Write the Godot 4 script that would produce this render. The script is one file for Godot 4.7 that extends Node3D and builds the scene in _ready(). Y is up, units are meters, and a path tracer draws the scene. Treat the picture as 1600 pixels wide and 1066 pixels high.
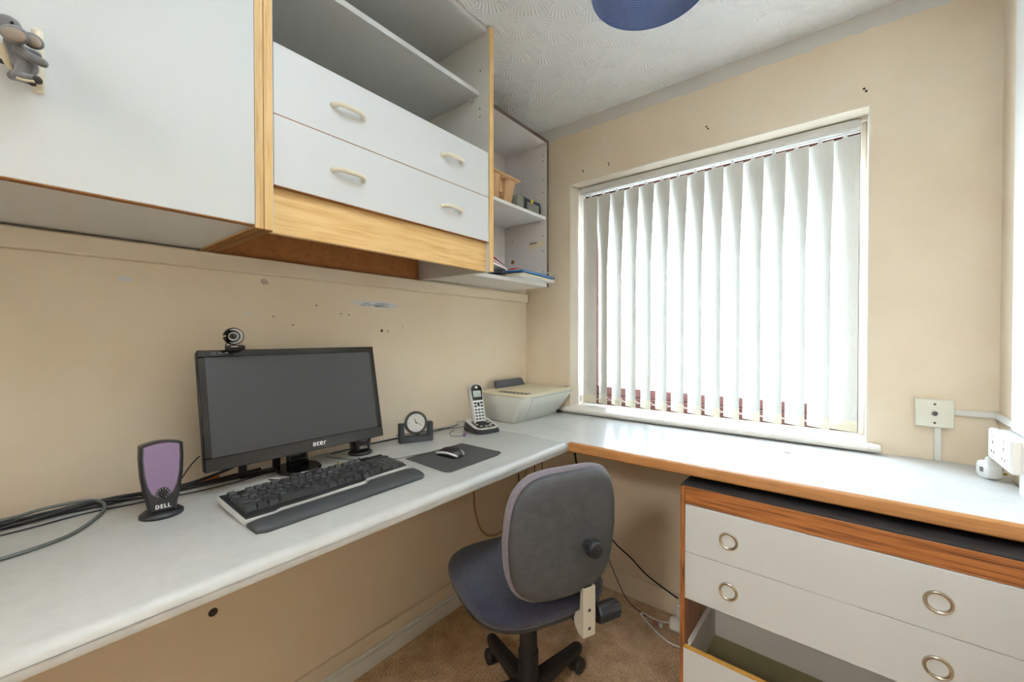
extends Node3D

# ------------------------------------------------------------------ mesh builder
class MB:
	var st := SurfaceTool.new()
	var xf := Transform3D()
	var grp := 0
	var with_uv := false
	func _init() -> void:
		st.begin(Mesh.PRIMITIVE_TRIANGLES)
	func at(t: Transform3D) -> MB:
		xf = t
		return self
	func next() -> void:
		grp += 1
		st.set_smooth_group(grp)
	func flat() -> void:
		st.set_smooth_group(-1)
	func tri(a: Vector3, b: Vector3, c: Vector3, out: Vector3) -> void:
		if (b - a).cross(c - a).dot(out) > 0.0:
			var t := b
			b = c
			c = t
		st.add_vertex(xf * a)
		st.add_vertex(xf * b)
		st.add_vertex(xf * c)
	func quad(a: Vector3, b: Vector3, c: Vector3, d: Vector3, out: Vector3) -> void:
		tri(a, b, c, out)
		tri(a, c, d, out)
	# box with chamfered edges; c centre, s size, b chamfer
	func box(c: Vector3, s: Vector3, b := 0.0, basis := Basis()) -> MB:
		var keep := xf
		xf = xf * Transform3D(basis, c)
		flat()
		var h := s / 2.0
		b = minf(b, minf(h.x, minf(h.y, h.z)) * 0.95)
		var g := h - Vector3(b, b, b)
		var ax := [Vector3.RIGHT, Vector3.UP, Vector3.BACK]
		for i in 3:
			var j := (i + 1) % 3
			var k := (i + 2) % 3
			for sg in [-1.0, 1.0]:
				var n: Vector3 = ax[i] * sg
				var o: Vector3 = n * h[i]
				var u: Vector3 = ax[j] * g[j]
				var w: Vector3 = ax[k] * g[k]
				quad(o - u - w, o + u - w, o + u + w, o - u + w, n)
		if b > 0.0:
			for i in 3:
				var j := (i + 1) % 3
				var k := (i + 2) % 3
				for s1 in [-1.0, 1.0]:
					for s2 in [-1.0, 1.0]:
						var e: Vector3 = ax[i] * g[i]
						var p1: Vector3 = ax[j] * s1 * h[j] + ax[k] * s2 * g[k]
						var p2: Vector3 = ax[j] * s1 * g[j] + ax[k] * s2 * h[k]
						quad(p1 - e, p1 + e, p2 + e, p2 - e, ax[j] * s1 + ax[k] * s2)
			for sx in [-1.0, 1.0]:
				for sy in [-1.0, 1.0]:
					for sz in [-1.0, 1.0]:
						tri(Vector3(sx * h.x, sy * g.y, sz * g.z), Vector3(sx * g.x, sy * h.y, sz * g.z), Vector3(sx * g.x, sy * g.y, sz * h.z), Vector3(sx, sy, sz))
		xf = keep
		return self
	func bb(lo: Vector3, hi: Vector3, b := 0.0) -> MB:
		return box((lo + hi) / 2.0, hi - lo, b)
	func tube(pts: Array, r: float, n := 8, closed := false, r2 := -1.0) -> MB:
		next()
		var m := pts.size()
		var up := Vector3.UP
		var rings := []
		var prev_t := Vector3.ZERO
		for i in m:
			var a: Vector3 = pts[(i - 1 + m) % m] if (closed or i > 0) else pts[0]
			var b: Vector3 = pts[(i + 1) % m] if (closed or i < m - 1) else pts[m - 1]
			var t := (b - a).normalized()
			if i == 0:
				up = Vector3.UP if absf(t.y) < 0.9 else Vector3.RIGHT
			elif prev_t.cross(t).length() > 1e-5:
				up = up.rotated(prev_t.cross(t).normalized(), prev_t.angle_to(t))
			prev_t = t
			var s := t.cross(up).normalized()
			var u := s.cross(t).normalized()
			var ring := []
			var rr := r if r2 < 0.0 else lerpf(r, r2, float(i) / (m - 1))
			for k in n:
				var an := TAU * k / n
				ring.append((pts[i] as Vector3) + (s * cos(an) + u * sin(an)) * rr)
			rings.append(ring)
		for i in (m if closed else m - 1):
			var c: Vector3 = ((pts[i] as Vector3) + (pts[(i + 1) % m] as Vector3)) / 2.0
			for k in n:
				var q: Array = rings[i]
				var w: Array = rings[(i + 1) % m]
				var k2 := (k + 1) % n
				quad(q[k], q[k2], w[k2], w[k], (q[k] + q[k2] + w[k] + w[k2]) / 4.0 - c)
		if not closed:
			flat()
			for e in [0, m - 1]:
				var d: Vector3 = (pts[0] - pts[1]) if e == 0 else (pts[m - 1] - pts[m - 2])
				for k in range(1, n - 1):
					tri(rings[e][0], rings[e][k], rings[e][k + 1], d)
		return self
	# profile of Vector2(radius, height), outside on the right hand when walking up
	func lathe(prof: Array, n := 24, t := Transform3D()) -> MB:
		var keep := xf
		xf = xf * t
		next()
		for i in prof.size() - 1:
			var a: Vector2 = prof[i]
			var b: Vector2 = prof[i + 1]
			var d := (b - a).normalized()
			if i > 0:
				var pd: Vector2 = (a - (prof[i - 1] as Vector2)).normalized()
				if absf(pd.angle_to(d)) > 0.75:
					next()
			var no := Vector2(d.y, -d.x)
			for k in n:
				var a0 := TAU * k / n
				var a1 := TAU * (k + 1) / n
				var c0 := Vector3(cos(a0), 0, sin(a0))
				var c1 := Vector3(cos(a1), 0, sin(a1))
				if k == n - 1:
					c1 = Vector3(1, 0, 0)
				var o := (c0 + c1).normalized() * no.x + Vector3.UP * no.y
				var p0 := c0 * a.x + Vector3.UP * a.y
				var p1 := c1 * a.x + Vector3.UP * a.y
				var p2 := c1 * b.x + Vector3.UP * b.y
				var p3 := c0 * b.x + Vector3.UP * b.y
				if a.x < 1e-6:
					tri(p0, p2, p3, o)
				elif b.x < 1e-6:
					tri(p0, p1, p2, o)
				else:
					quad(p0, p1, p2, p3, o)
		xf = keep
		return self
	# polygon in XY pushed along +Z by d, edges chamfered by b
	func prism(poly: PackedVector2Array, d: float, t := Transform3D(), b := 0.0) -> MB:
		var keep := xf
		xf = xf * t
		var n := poly.size()
		var area := 0.0
		for i in n:
			area += poly[i].cross(poly[(i + 1) % n])
		var sg := 1.0 if area > 0.0 else -1.0
		var inner := PackedVector2Array()
		for i in n:
			var e0 := (poly[i] - poly[(i - 1 + n) % n]).normalized()
			var e1 := (poly[(i + 1) % n] - poly[i]).normalized()
			var n0 := Vector2(e0.y, -e0.x) * sg
			var n1 := Vector2(e1.y, -e1.x) * sg
			var bis := (n0 + n1).normalized()
			inner.append(poly[i] - bis * b / maxf(0.5, bis.dot(n1)))
		var idx := Geometry2D.triangulate_polygon(inner)
		flat()
		for i in range(0, idx.size(), 3):
			var a := inner[idx[i]]
			var c := inner[idx[i + 1]]
			var e := inner[idx[i + 2]]
			tri(Vector3(a.x, a.y, 0), Vector3(c.x, c.y, 0), Vector3(e.x, e.y, 0), Vector3(0, 0, -1))
			tri(Vector3(a.x, a.y, d), Vector3(c.x, c.y, d), Vector3(e.x, e.y, d), Vector3(0, 0, 1))
		next()
		for i in n:
			var j := (i + 1) % n
			var e1 := (poly[j] - poly[i]).normalized()
			var e0 := (poly[i] - poly[(i - 1 + n) % n]).normalized()
			if absf(e0.angle_to(e1)) > 0.6:
				next()
			var no := Vector3(e1.y, -e1.x, 0) * sg
			var p := poly[i]
			var q := poly[j]
			quad(Vector3(p.x, p.y, b), Vector3(q.x, q.y, b), Vector3(q.x, q.y, d - b), Vector3(p.x, p.y, d - b), no)
			if b > 0.0:
				var pi := inner[i]
				var qi := inner[j]
				quad(Vector3(p.x, p.y, b), Vector3(q.x, q.y, b), Vector3(qi.x, qi.y, 0), Vector3(pi.x, pi.y, 0), no + Vector3(0, 0, -1))
				quad(Vector3(p.x, p.y, d - b), Vector3(q.x, q.y, d - b), Vector3(qi.x, qi.y, d), Vector3(pi.x, pi.y, d), no + Vector3(0, 0, 1))
		xf = keep
		return self
	# rings of equal count joined to a skin
	func loft(rings: Array, caps := true, smooth_all := true) -> MB:
		if smooth_all:
			next()
		var n: int = rings[0].size()
		var cen := []
		for r in rings:
			var c := Vector3.ZERO
			for p in r:
				c += p
			cen.append(c / n)
		for i in rings.size() - 1:
			if not smooth_all:
				flat()
			for k in n:
				var k2 := (k + 1) % n
				var a: Vector3 = rings[i][k]
				var b: Vector3 = rings[i][k2]
				var c: Vector3 = rings[i + 1][k2]
				var d: Vector3 = rings[i + 1][k]
				quad(a, b, c, d, (a + b + c + d) / 4.0 - (cen[i] + cen[i + 1]) / 2.0)
		if caps:
			for e in [0, rings.size() - 1]:
				var o: Vector3 = (cen[0] - cen[1]) if e == 0 else (cen[e] - cen[e - 1])
				for k in n:
					tri(cen[e], rings[e][k], rings[e][(k + 1) % n], o)
		return self
	func ball(c: Vector3, r: Vector3, n := 16, basis := Basis()) -> MB:
		var prof := []
		for i in n / 2 + 1:
			var a := -PI / 2 + PI * i / (n / 2)
			prof.append(Vector2(maxf(cos(a), 0.0) if i > 0 and i < n / 2 else 0.0, sin(a)))
		var keep := xf
		xf = xf * Transform3D(basis * Basis.from_scale(r), c)
		next()
		var g := grp
		for i in prof.size() - 1:
			var a: Vector2 = prof[i]
			var b: Vector2 = prof[i + 1]
			for k in n:
				var c0 := Vector3(cos(TAU * k / n), 0, sin(TAU * k / n))
				var c1 := Vector3(cos(TAU * ((k + 1) % n) / n), 0, sin(TAU * ((k + 1) % n) / n))
				var p0 := c0 * a.x + Vector3.UP * a.y
				var p1 := c1 * a.x + Vector3.UP * a.y
				var p2 := c1 * b.x + Vector3.UP * b.y
				var p3 := c0 * b.x + Vector3.UP * b.y
				var o := p0 + p2
				if a.x < 1e-6:
					tri(p0, p2, p3, o)
				elif b.x < 1e-6:
					tri(p0, p1, p2, o)
				else:
					quad(p0, p1, p2, p3, o)
		xf = keep
		return self
	func done() -> ArrayMesh:
		st.generate_normals()
		return st.commit()

# ------------------------------------------------------------------ helpers
var used := {}
var M := {}
var rng := RandomNumberGenerator.new()

func numbered(called: String) -> String:
	if not used.has(called):
		used[called] = 0
		return called
	used[called] += 1
	return "%s_%03d" % [called, used[called]]

func tag(o: Node3D, label: String, category: String, group := "") -> Node3D:
	o.set_meta("label", label)
	o.set_meta("category", category)
	if group:
		o.set_meta("group", group)
	return o

func thing(called: String, label: String, category: String, where := Vector3.ZERO, turn := 0.0, group := "") -> Node3D:
	var o := Node3D.new()
	o.name = numbered(called)
	add_child(o)
	o.position = where
	o.rotation_degrees.y = turn
	tag(o, label, category, group)
	return o

func obj(called: String, mb, m: Material, parent: Node = self) -> MeshInstance3D:
	var o := MeshInstance3D.new()
	o.mesh = mb.done() if mb is MB else mb
	o.material_override = m
	o.cast_shadow = GeometryInstance3D.SHADOW_CASTING_SETTING_ON
	if parent == self:
		o.name = numbered(called)
		add_child(o)
	else:
		o.name = called
		parent.add_child(o, true)
	return o

func struct(called: String, mb, m: Material, label := "", category := "", parent: Node = self) -> MeshInstance3D:
	var o := obj(called, mb, m, parent)
	if parent == self:
		o.set_meta("kind", "structure")
		if label:
			tag(o, label, category)
	return o

func part(parent: Node, called: String, m: Material, label := "") -> Array:
	return [parent, called, m, label]

func rot(x: float, y: float, z: float) -> Basis:
	return Basis.from_euler(Vector3(deg_to_rad(x), deg_to_rad(y), deg_to_rad(z)))

func text(called: String, s: String, height: float, m: Material, parent: Node, t: Transform3D, font_name := "Droid Sans", bold := false, depth := 0.0006) -> MeshInstance3D:
	var f := SystemFont.new()
	f.font_names = PackedStringArray([font_name])
	if bold:
		f.font_weight = 700
	var tm := TextMesh.new()
	tm.text = s
	tm.font = f
	tm.font_size = 64
	tm.pixel_size = height / 46.0
	tm.depth = depth
	tm.curve_step = 2.0
	var o := MeshInstance3D.new()
	o.mesh = tm
	o.material_override = m
	o.name = called
	parent.add_child(o, true)
	o.transform = t
	return o

func c8(r: int, g: int, b: int) -> Color:
	return Color8(r, g, b)

func mat(called: String, col: Color, rough := 0.6, metal := 0.0) -> StandardMaterial3D:
	var m := StandardMaterial3D.new()
	m.resource_name = called
	m.albedo_color = col
	m.roughness = rough
	m.metallic = metal
	M[called] = m
	return m

func noise_img(seed_: int, freq: float, size: int, oct := 4, kind := FastNoiseLite.TYPE_SIMPLEX_SMOOTH) -> Image:
	var n := FastNoiseLite.new()
	n.seed = seed_
	n.frequency = freq
	n.noise_type = kind
	n.fractal_octaves = oct
	var im := n.get_seamless_image(size, size, false, false, 0.15, true)
	im.convert(Image.FORMAT_L8)
	return im

# colour texture: two noises drive a ramp
func ramp_tex(a: Image, b: Image, wa: float, cols: Array, jitter := 0.0) -> ImageTexture:
	var s := a.get_width()
	var im := Image.create(s, s, true, Image.FORMAT_RGB8)
	var g := Gradient.new()
	g.offsets = PackedFloat32Array()
	g.colors = PackedColorArray()
	var offs := PackedFloat32Array()
	var cc := PackedColorArray()
	for i in cols.size():
		offs.append(float(i) / (cols.size() - 1))
		cc.append(cols[i])
	g.offsets = offs
	g.colors = cc
	var lut := []
	for i in 256:
		lut.append(g.sample(i / 255.0))
	for y in s:
		for x in s:
			var v := a.get_pixel(x, y).r * wa + b.get_pixel(x, y).r * (1.0 - wa)
			if jitter > 0.0:
				v += rng.randf_range(-jitter, jitter)
			im.set_pixel(x, y, lut[clampi(int(v * 255.0), 0, 255)])
	im.generate_mipmaps()
	return ImageTexture.create_from_image(im)

func triplanar(m: StandardMaterial3D, tex: Texture2D, sc: Vector3, world := true) -> StandardMaterial3D:
	m.albedo_texture = tex
	m.uv1_triplanar = true
	m.uv1_world_triplanar = world
	m.uv1_scale = sc
	return m

func relief(m: StandardMaterial3D, im: Image, strength: float) -> void:
	var n := im.duplicate() as Image
	n.convert(Image.FORMAT_RGBA8)
	n.bump_map_to_normal_map(strength)
	m.normal_enabled = true
	m.normal_texture = ImageTexture.create_from_image(n)
	m.normal_scale = 1.0

func fan_image(size: int) -> Image:
	# staggered plaster fans: 3 across, 6 rows a tile; strokes spread from each fan's foot
	var im := Image.create(size, size, false, Image.FORMAT_L8)
	var nx := 3
	var ny := 6
	var n := FastNoiseLite.new()
	n.seed = 4
	n.frequency = 0.02
	for y in size:
		for x in size:
			var u := float(x) / size * nx
			var v := float(y) / size * nx * 0.9257
			var top := 0.4
			var dv := nx * 0.9257 / ny
			var row := int(floor(v / dv))
			# rows laid one after another; the last one laid covers
			for r in range(row + 2, row - 3, -1):
				var foot := r * dv + dv * 0.5
				var off := 0.5 if posmod(r, 2) == 1 else 0.0
				var cx := roundf(u - off) + off
				var p := Vector2(u - cx, foot - v)
				var d := p.length()
				if d < 0.66 and p.y > -0.12:
					var an := atan2(p.x, p.y + 0.12)
					var k := posmod(r * 7 + int(cx * 2.0) * 3, 11)
					var st := sin(an * 58.0 + sin(d * 9.0 + k) * 1.6 + k)
					var w := smoothstep(0.22, 0.62, d)
					top = 0.35 + 0.16 * d + st * 0.2 * w
					if d > 0.61:
						top += 0.12
					break
			im.set_pixel(x, y, Color(clampf(top, 0, 1), 0, 0))
	return im

func make_materials() -> void:
	var n_fine := noise_img(1, 0.06, 256, 4)
	var n_mid := noise_img(2, 0.02, 256, 4)
	var n_big := noise_img(3, 0.008, 256, 3)
	var paint_t := ramp_tex(n_mid, n_big, 0.4, [c8(230, 210, 181), c8(236, 218, 192), c8(239, 223, 199), c8(235, 216, 189)], 0.02)
	var m := mat("wall_paint", Color.WHITE, 0.75)
	triplanar(m, paint_t, Vector3(0.7, 0.7, 0.7))
	var w := mat("white_wall", Color.WHITE, 0.7)
	triplanar(w, ramp_tex(n_mid, n_big, 0.4, [c8(222, 219, 212), c8(229, 227, 221), c8(233, 231, 226)], 0.02), Vector3(0.7, 0.7, 0.7))
	var ce := mat("ceiling_plaster", c8(240, 240, 239), 0.8)
	ce.uv1_triplanar = true
	ce.uv1_world_triplanar = true
	ce.uv1_scale = Vector3(1.0 / 0.525, 1.0 / 0.525, 1.0 / 0.525)
	relief(ce, fan_image(512), 5.0)
	var ca := mat("carpet", Color.WHITE, 0.95)
	var n_c := noise_img(8, 0.22, 256, 3)
	triplanar(ca, ramp_tex(n_c, n_mid, 0.55, [c8(146, 112, 78), c8(188, 150, 110), c8(214, 178, 137), c8(236, 206, 170)], 0.16), Vector3(1.9, 1.9, 1.9))
	relief(ca, n_c, 2.5)
	ca.rim_enabled = true
	ca.rim = 0.3
	# woods: noise stretched along the grain
	var w1 := noise_img(11, 0.035, 256, 5)
	var w2 := noise_img(12, 0.11, 256, 3)
	var oak := ramp_tex(w1, w2, 0.6, [c8(176, 128, 68), c8(206, 160, 96), c8(222, 182, 120), c8(230, 194, 134), c8(214, 170, 106)], 0.01)
	triplanar(mat("oak_y", Color.WHITE, 0.5), oak, Vector3(9, 0.35, 9))
	triplanar(mat("oak_z", Color.WHITE, 0.5), oak, Vector3(6, 6, 0.35))
	var teak := ramp_tex(w1, w2, 0.65, [c8(44, 22, 10), c8(104, 56, 24), c8(162, 96, 44), c8(180, 112, 56), c8(140, 80, 36)], 0.01)
	triplanar(mat("teak_x", Color.WHITE, 0.42), teak, Vector3(0.3, 8, 8), false)
	triplanar(mat("teak_y", Color.WHITE, 0.42), teak, Vector3(7, 0.5, 7), false)
	var lip := ramp_tex(w1, w2, 0.5, [c8(152, 98, 50), c8(182, 124, 70), c8(198, 140, 84)], 0.01)
	triplanar(mat("lipping", Color.WHITE, 0.45), lip, Vector3(0.4, 10, 10))
	triplanar(mat("batten_wood", Color.WHITE, 0.55), lip, Vector3(10, 10, 0.4))
	var hb := ramp_tex(n_fine, n_mid, 0.6, [c8(150, 92, 44), c8(172, 110, 56), c8(186, 122, 66)], 0.06)
	triplanar(mat("hardboard", Color.WHITE, 0.7), hb, Vector3(3, 3, 3))
	triplanar(mat("chipboard", Color.WHITE, 0.9), ramp_tex(n_c, n_fine, 0.6, [c8(96, 58, 24), c8(146, 94, 44), c8(190, 136, 74)], 0.1), Vector3(6, 6, 6))
	triplanar(mat("yellow_chipboard", Color.WHITE, 0.9), ramp_tex(n_c, n_fine, 0.6, [c8(170, 116, 40), c8(206, 150, 64), c8(226, 178, 92)], 0.1), Vector3(6, 6, 6))
	mat("chest_top", c8(24, 19, 20), 0.7)
	mat("melamine", c8(208, 209, 207), 0.45)
	mat("melamine_warm", c8(220, 217, 210), 0.5)
	mat("melamine_shelf", c8(226, 220, 216), 0.5)
	mat("drawer_white", c8(218, 219, 219), 0.4)
	var dk := mat("desk_laminate", Color.WHITE, 0.36)
	triplanar(dk, ramp_tex(n_fine, n_mid, 0.5, [c8(198, 197, 193), c8(207, 206, 202), c8(212, 211, 208)], 0.03), Vector3(2, 2, 2))
	var d2 := mat("desk_laminate_gloss", Color.WHITE, 0.26)
	d2.metallic_specular = 0.2
	triplanar(d2, dk.albedo_texture, Vector3(2, 2, 2))
	mat("desk_edge", c8(222, 223, 222), 0.3)
	mat("edge_brown", c8(92, 78, 68), 0.5)
	mat("cream_plastic", c8(232, 222, 200), 0.35)
	mat("pin_hole", c8(60, 50, 42), 0.9)
	mat("clear_plastic", c8(220, 218, 212), 0.3)
	mat("gloss_paint", c8(240, 234, 224), 0.35)
	mat("reveal_paint", c8(238, 226, 208), 0.6)
	mat("white_plastic", c8(236, 235, 231), 0.35)
	mat("ivory_plastic", c8(226, 222, 204), 0.4)
	mat("trunking", c8(232, 229, 222), 0.45)
	mat("filler", c8(226, 224, 222), 0.85)
	mat("blue_mark", c8(166, 178, 194), 0.85)
	mat("old_paint", c8(222, 218, 212), 0.85)
	mat("grey_mark", c8(196, 180, 160), 0.9)
	var br := mat("brown_frame", c8(98, 52, 44), 0.4)
	br.uv1_scale = Vector3.ONE
	var gl := mat("window_glass", Color(0.95, 0.98, 0.97, 0.06), 0.02)
	gl.transparency = BaseMaterial3D.TRANSPARENCY_ALPHA
	var sl := mat("slat_fabric", Color.WHITE, 0.85)
	triplanar(sl, ramp_tex(n_fine, n_mid, 0.6, [c8(216, 215, 206), c8(224, 223, 216), c8(230, 229, 223)], 0.02), Vector3(14, 1.2, 14))
	sl.backlight_enabled = true
	sl.backlight = Color(0.010, 0.010, 0.0098)
	var sp := mat("slat_pocket", c8(232, 224, 202), 0.85)
	sp.backlight_enabled = true
	sp.backlight = Color(0.012, 0.012, 0.0105)
	mat("rail_white", c8(222, 221, 218), 0.4)
	mat("black_plastic", c8(34, 34, 36), 0.42)
	mat("black_matte", c8(26, 26, 27), 0.6)
	mat("black_gloss", c8(20, 20, 22), 0.15)
	mat("charcoal", c8(58, 59, 60), 0.6)
	mat("key_black", c8(54, 54, 55), 0.36)
	mat("screen_dark", c8(54, 54, 55), 0.42)
	mat("silver", c8(204, 203, 198), 0.36, 0.15)
	mat("chrome", c8(196, 188, 172), 0.22, 1.0)
	mat("brass", c8(190, 150, 70), 0.35, 0.9)
	mat("steel_cream", c8(206, 200, 184), 0.45, 0.2)
	mat("white_print", c8(238, 238, 238), 0.5)
	mat("grey_print", c8(150, 150, 150), 0.5)
	var pu := mat("purple_cloth", Color.WHITE, 0.7)
	triplanar(pu, ramp_tex(n_fine, n_c, 0.5, [c8(110, 90, 116), c8(134, 111, 138), c8(150, 127, 152)], 0.05), Vector3(20, 20, 20), false)
	var fb := mat("navy_fabric", Color.WHITE, 0.95)
	triplanar(fb, ramp_tex(n_c, n_fine, 0.6, [c8(26, 26, 38), c8(40, 40, 58), c8(58, 58, 80)], 0.12), Vector3(5, 5, 5), false)
	relief(fb, n_c, 3.0)
	fb.rim_enabled = true
	fb.rim = 0.5
	var fe := mat("grey_fabric", Color.WHITE, 0.95)
	triplanar(fe, ramp_tex(n_c, n_fine, 0.6, [c8(92, 84, 92), c8(122, 112, 118), c8(150, 140, 144)], 0.12), Vector3(6, 6, 6), false)
	fe.rim_enabled = true
	fe.rim = 0.5
	var vi := mat("back_shell", Color.WHITE, 0.55)
	triplanar(vi, ramp_tex(n_mid, n_fine, 0.6, [c8(58, 58, 60), c8(70, 70, 72), c8(82, 82, 84)], 0.04), Vector3(4, 4, 4), false)
	var mp := mat("mouse_mat", Color.WHITE, 0.9)
	triplanar(mp, ramp_tex(n_fine, n_c, 0.5, [c8(54, 53, 52), c8(68, 67, 65), c8(80, 79, 76)], 0.05), Vector3(8, 8, 8))
	mat("clock_face", c8(214, 212, 204), 0.5)
	mat("printer_white", c8(222, 222, 214), 0.5)
	mat("printer_lid", c8(226, 214, 184), 0.5)
	mat("tray_grey", c8(84, 87, 92), 0.5)
	mat("lcd", c8(172, 184, 178), 0.3)
	mat("panel_print", c8(88, 80, 74), 0.5)
	var pulp := mat("moulded_pulp", Color.WHITE, 0.95)
	triplanar(pulp, ramp_tex(n_c, n_fine, 0.5, [c8(176, 134, 92), c8(204, 164, 122), c8(222, 188, 150)], 0.1), Vector3(8, 8, 8))
	mat("grey_box", c8(138, 138, 128), 0.6)
	mat("navy_strap", c8(44, 52, 74), 0.7)
	mat("yellow_tag", c8(232, 200, 40), 0.6)
	mat("red_card", c8(206, 38, 34), 0.5)
	mat("pink_card", c8(214, 96, 110), 0.6)
	mat("blue_card", c8(44, 108, 164), 0.4)
	mat("paper", c8(236, 236, 234), 0.8)
	mat("paper_cream", c8(232, 220, 190), 0.8)
	mat("dark_card", c8(54, 60, 70), 0.5)
	mat("tag_red", c8(190, 120, 112), 0.7)
	mat("orange_cable", c8(206, 110, 40), 0.5)
	mat("grey_cable", c8(96, 98, 92), 0.55)
	mat("beige_cable", c8(190, 152, 108), 0.6)
	mat("purple_bead", c8(120, 70, 150), 0.4)
	mat("olive_board", c8(148, 140, 102), 0.7)
	mat("stain", c8(120, 84, 30), 0.9)
	var pf := mat("plush_grey", Color.WHITE, 0.98)
	triplanar(pf, ramp_tex(n_c, n_fine, 0.6, [c8(74, 72, 72), c8(98, 96, 95), c8(124, 120, 117)], 0.1), Vector3(12, 12, 12), false)
	pf.rim_enabled = true
	pf.rim = 0.6
	mat("plush_cream", c8(196, 184, 158), 0.98)
	mat("plush_ear", c8(140, 126, 112), 0.98)
	mat("plush_dark", c8(58, 54, 52), 0.98)
	mat("shade_blue", c8(74, 96, 142), 0.4, 0.3)
	var brick := mat("far_brick", Color.WHITE, 0.9)
	triplanar(brick, ramp_tex(n_c, n_mid, 0.5, [c8(150, 92, 76), c8(178, 116, 98), c8(196, 140, 120)], 0.1), Vector3(0.5, 1.6, 0.5))
	mat("far_roof", c8(150, 124, 116), 0.9)
	mat("far_white", c8(226, 226, 224), 0.6)
	mat("far_dark", c8(84, 88, 104), 0.2)
	mat("pale_ground", c8(176, 174, 170), 0.9)  # outside ground made pale to bounce more daylight up to the ceiling
	mat("lawn", c8(110, 132, 74), 0.95)
	mat("leaf", c8(82, 122, 66), 0.8)
	mat("bark", c8(96, 78, 60), 0.9)
	var lg := mat("lamp_glow", c8(255, 244, 226), 0.5)
	lg.emission_enabled = true
	lg.emission = Color(1.0, 0.99, 0.97)
	lg.emission_energy_multiplier = 1.5

# ------------------------------------------------------------------ scene
const CAM := Vector3(1.426, 1.262, 1.918)
const DESK := 0.857
const CEIL := 2.398
const RX := 1.805
const FZ := 2.75

func _ready() -> void:
	rng.seed = 7
	var cam := Camera3D.new()
	cam.name = "camera"
	cam.position = CAM
	cam.rotation_degrees = Vector3(-0.624, 38.6, 0)
	cam.fov = 79.13
	cam.near = 0.02
	cam.far = 200.0
	add_child(cam)
	cam.current = true
	var env := Environment.new()
	var sky := Sky.new()
	var sm := ProceduralSkyMaterial.new()
	sm.sky_top_color = Color(0.80, 0.90, 1.0)
	sm.sky_horizon_color = Color(0.92, 0.965, 1.0)
	sm.ground_horizon_color = Color(0.75, 0.75, 0.74)
	sm.ground_bottom_color = Color(0.5, 0.5, 0.5)
	sm.sky_curve = 0.2
	sm.sun_angle_max = 1.0
	sky.sky_material = sm
	env.background_mode = Environment.BG_SKY
	env.sky = sky
	env.background_energy_multiplier = 18.0
	env.tonemap_mode = Environment.TONE_MAPPER_LINEAR
	env.tonemap_exposure = 1.75
	env.sdfgi_enabled = true
	env.ssao_enabled = true
	env.ssil_enabled = true
	var we := WorldEnvironment.new()
	we.name = "world_environment"
	we.environment = env
	add_child(we)

	make_materials()
	room()
	window_and_blind()
	outside()
	wall_units()
	desks()
	chest()
	desk_things()
	chair()
	small_things()

# ------------------------------------------------------------------ room shell
func ragged(x0: float, x1: float, y0: float, y1: float, n: int, amp: float) -> PackedVector2Array:
	var p := PackedVector2Array()
	for i in n + 1:
		p.append(Vector2(lerpf(x0, x1, float(i) / n), y0 + rng.randf_range(-amp, amp)))
	for i in n + 1:
		p.append(Vector2(lerpf(x1, x0, float(i) / n), y1 + rng.randf_range(-amp, amp) * 0.5))
	return p

func blob(rx: float, ry: float, n := 14, amp := 0.3) -> PackedVector2Array:
	var p := PackedVector2Array()
	for i in n:
		var a := TAU * i / n
		var k := 1.0 + rng.randf_range(-amp, amp)
		p.append(Vector2(cos(a) * rx * k, sin(a) * ry * k))
	return p

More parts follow.
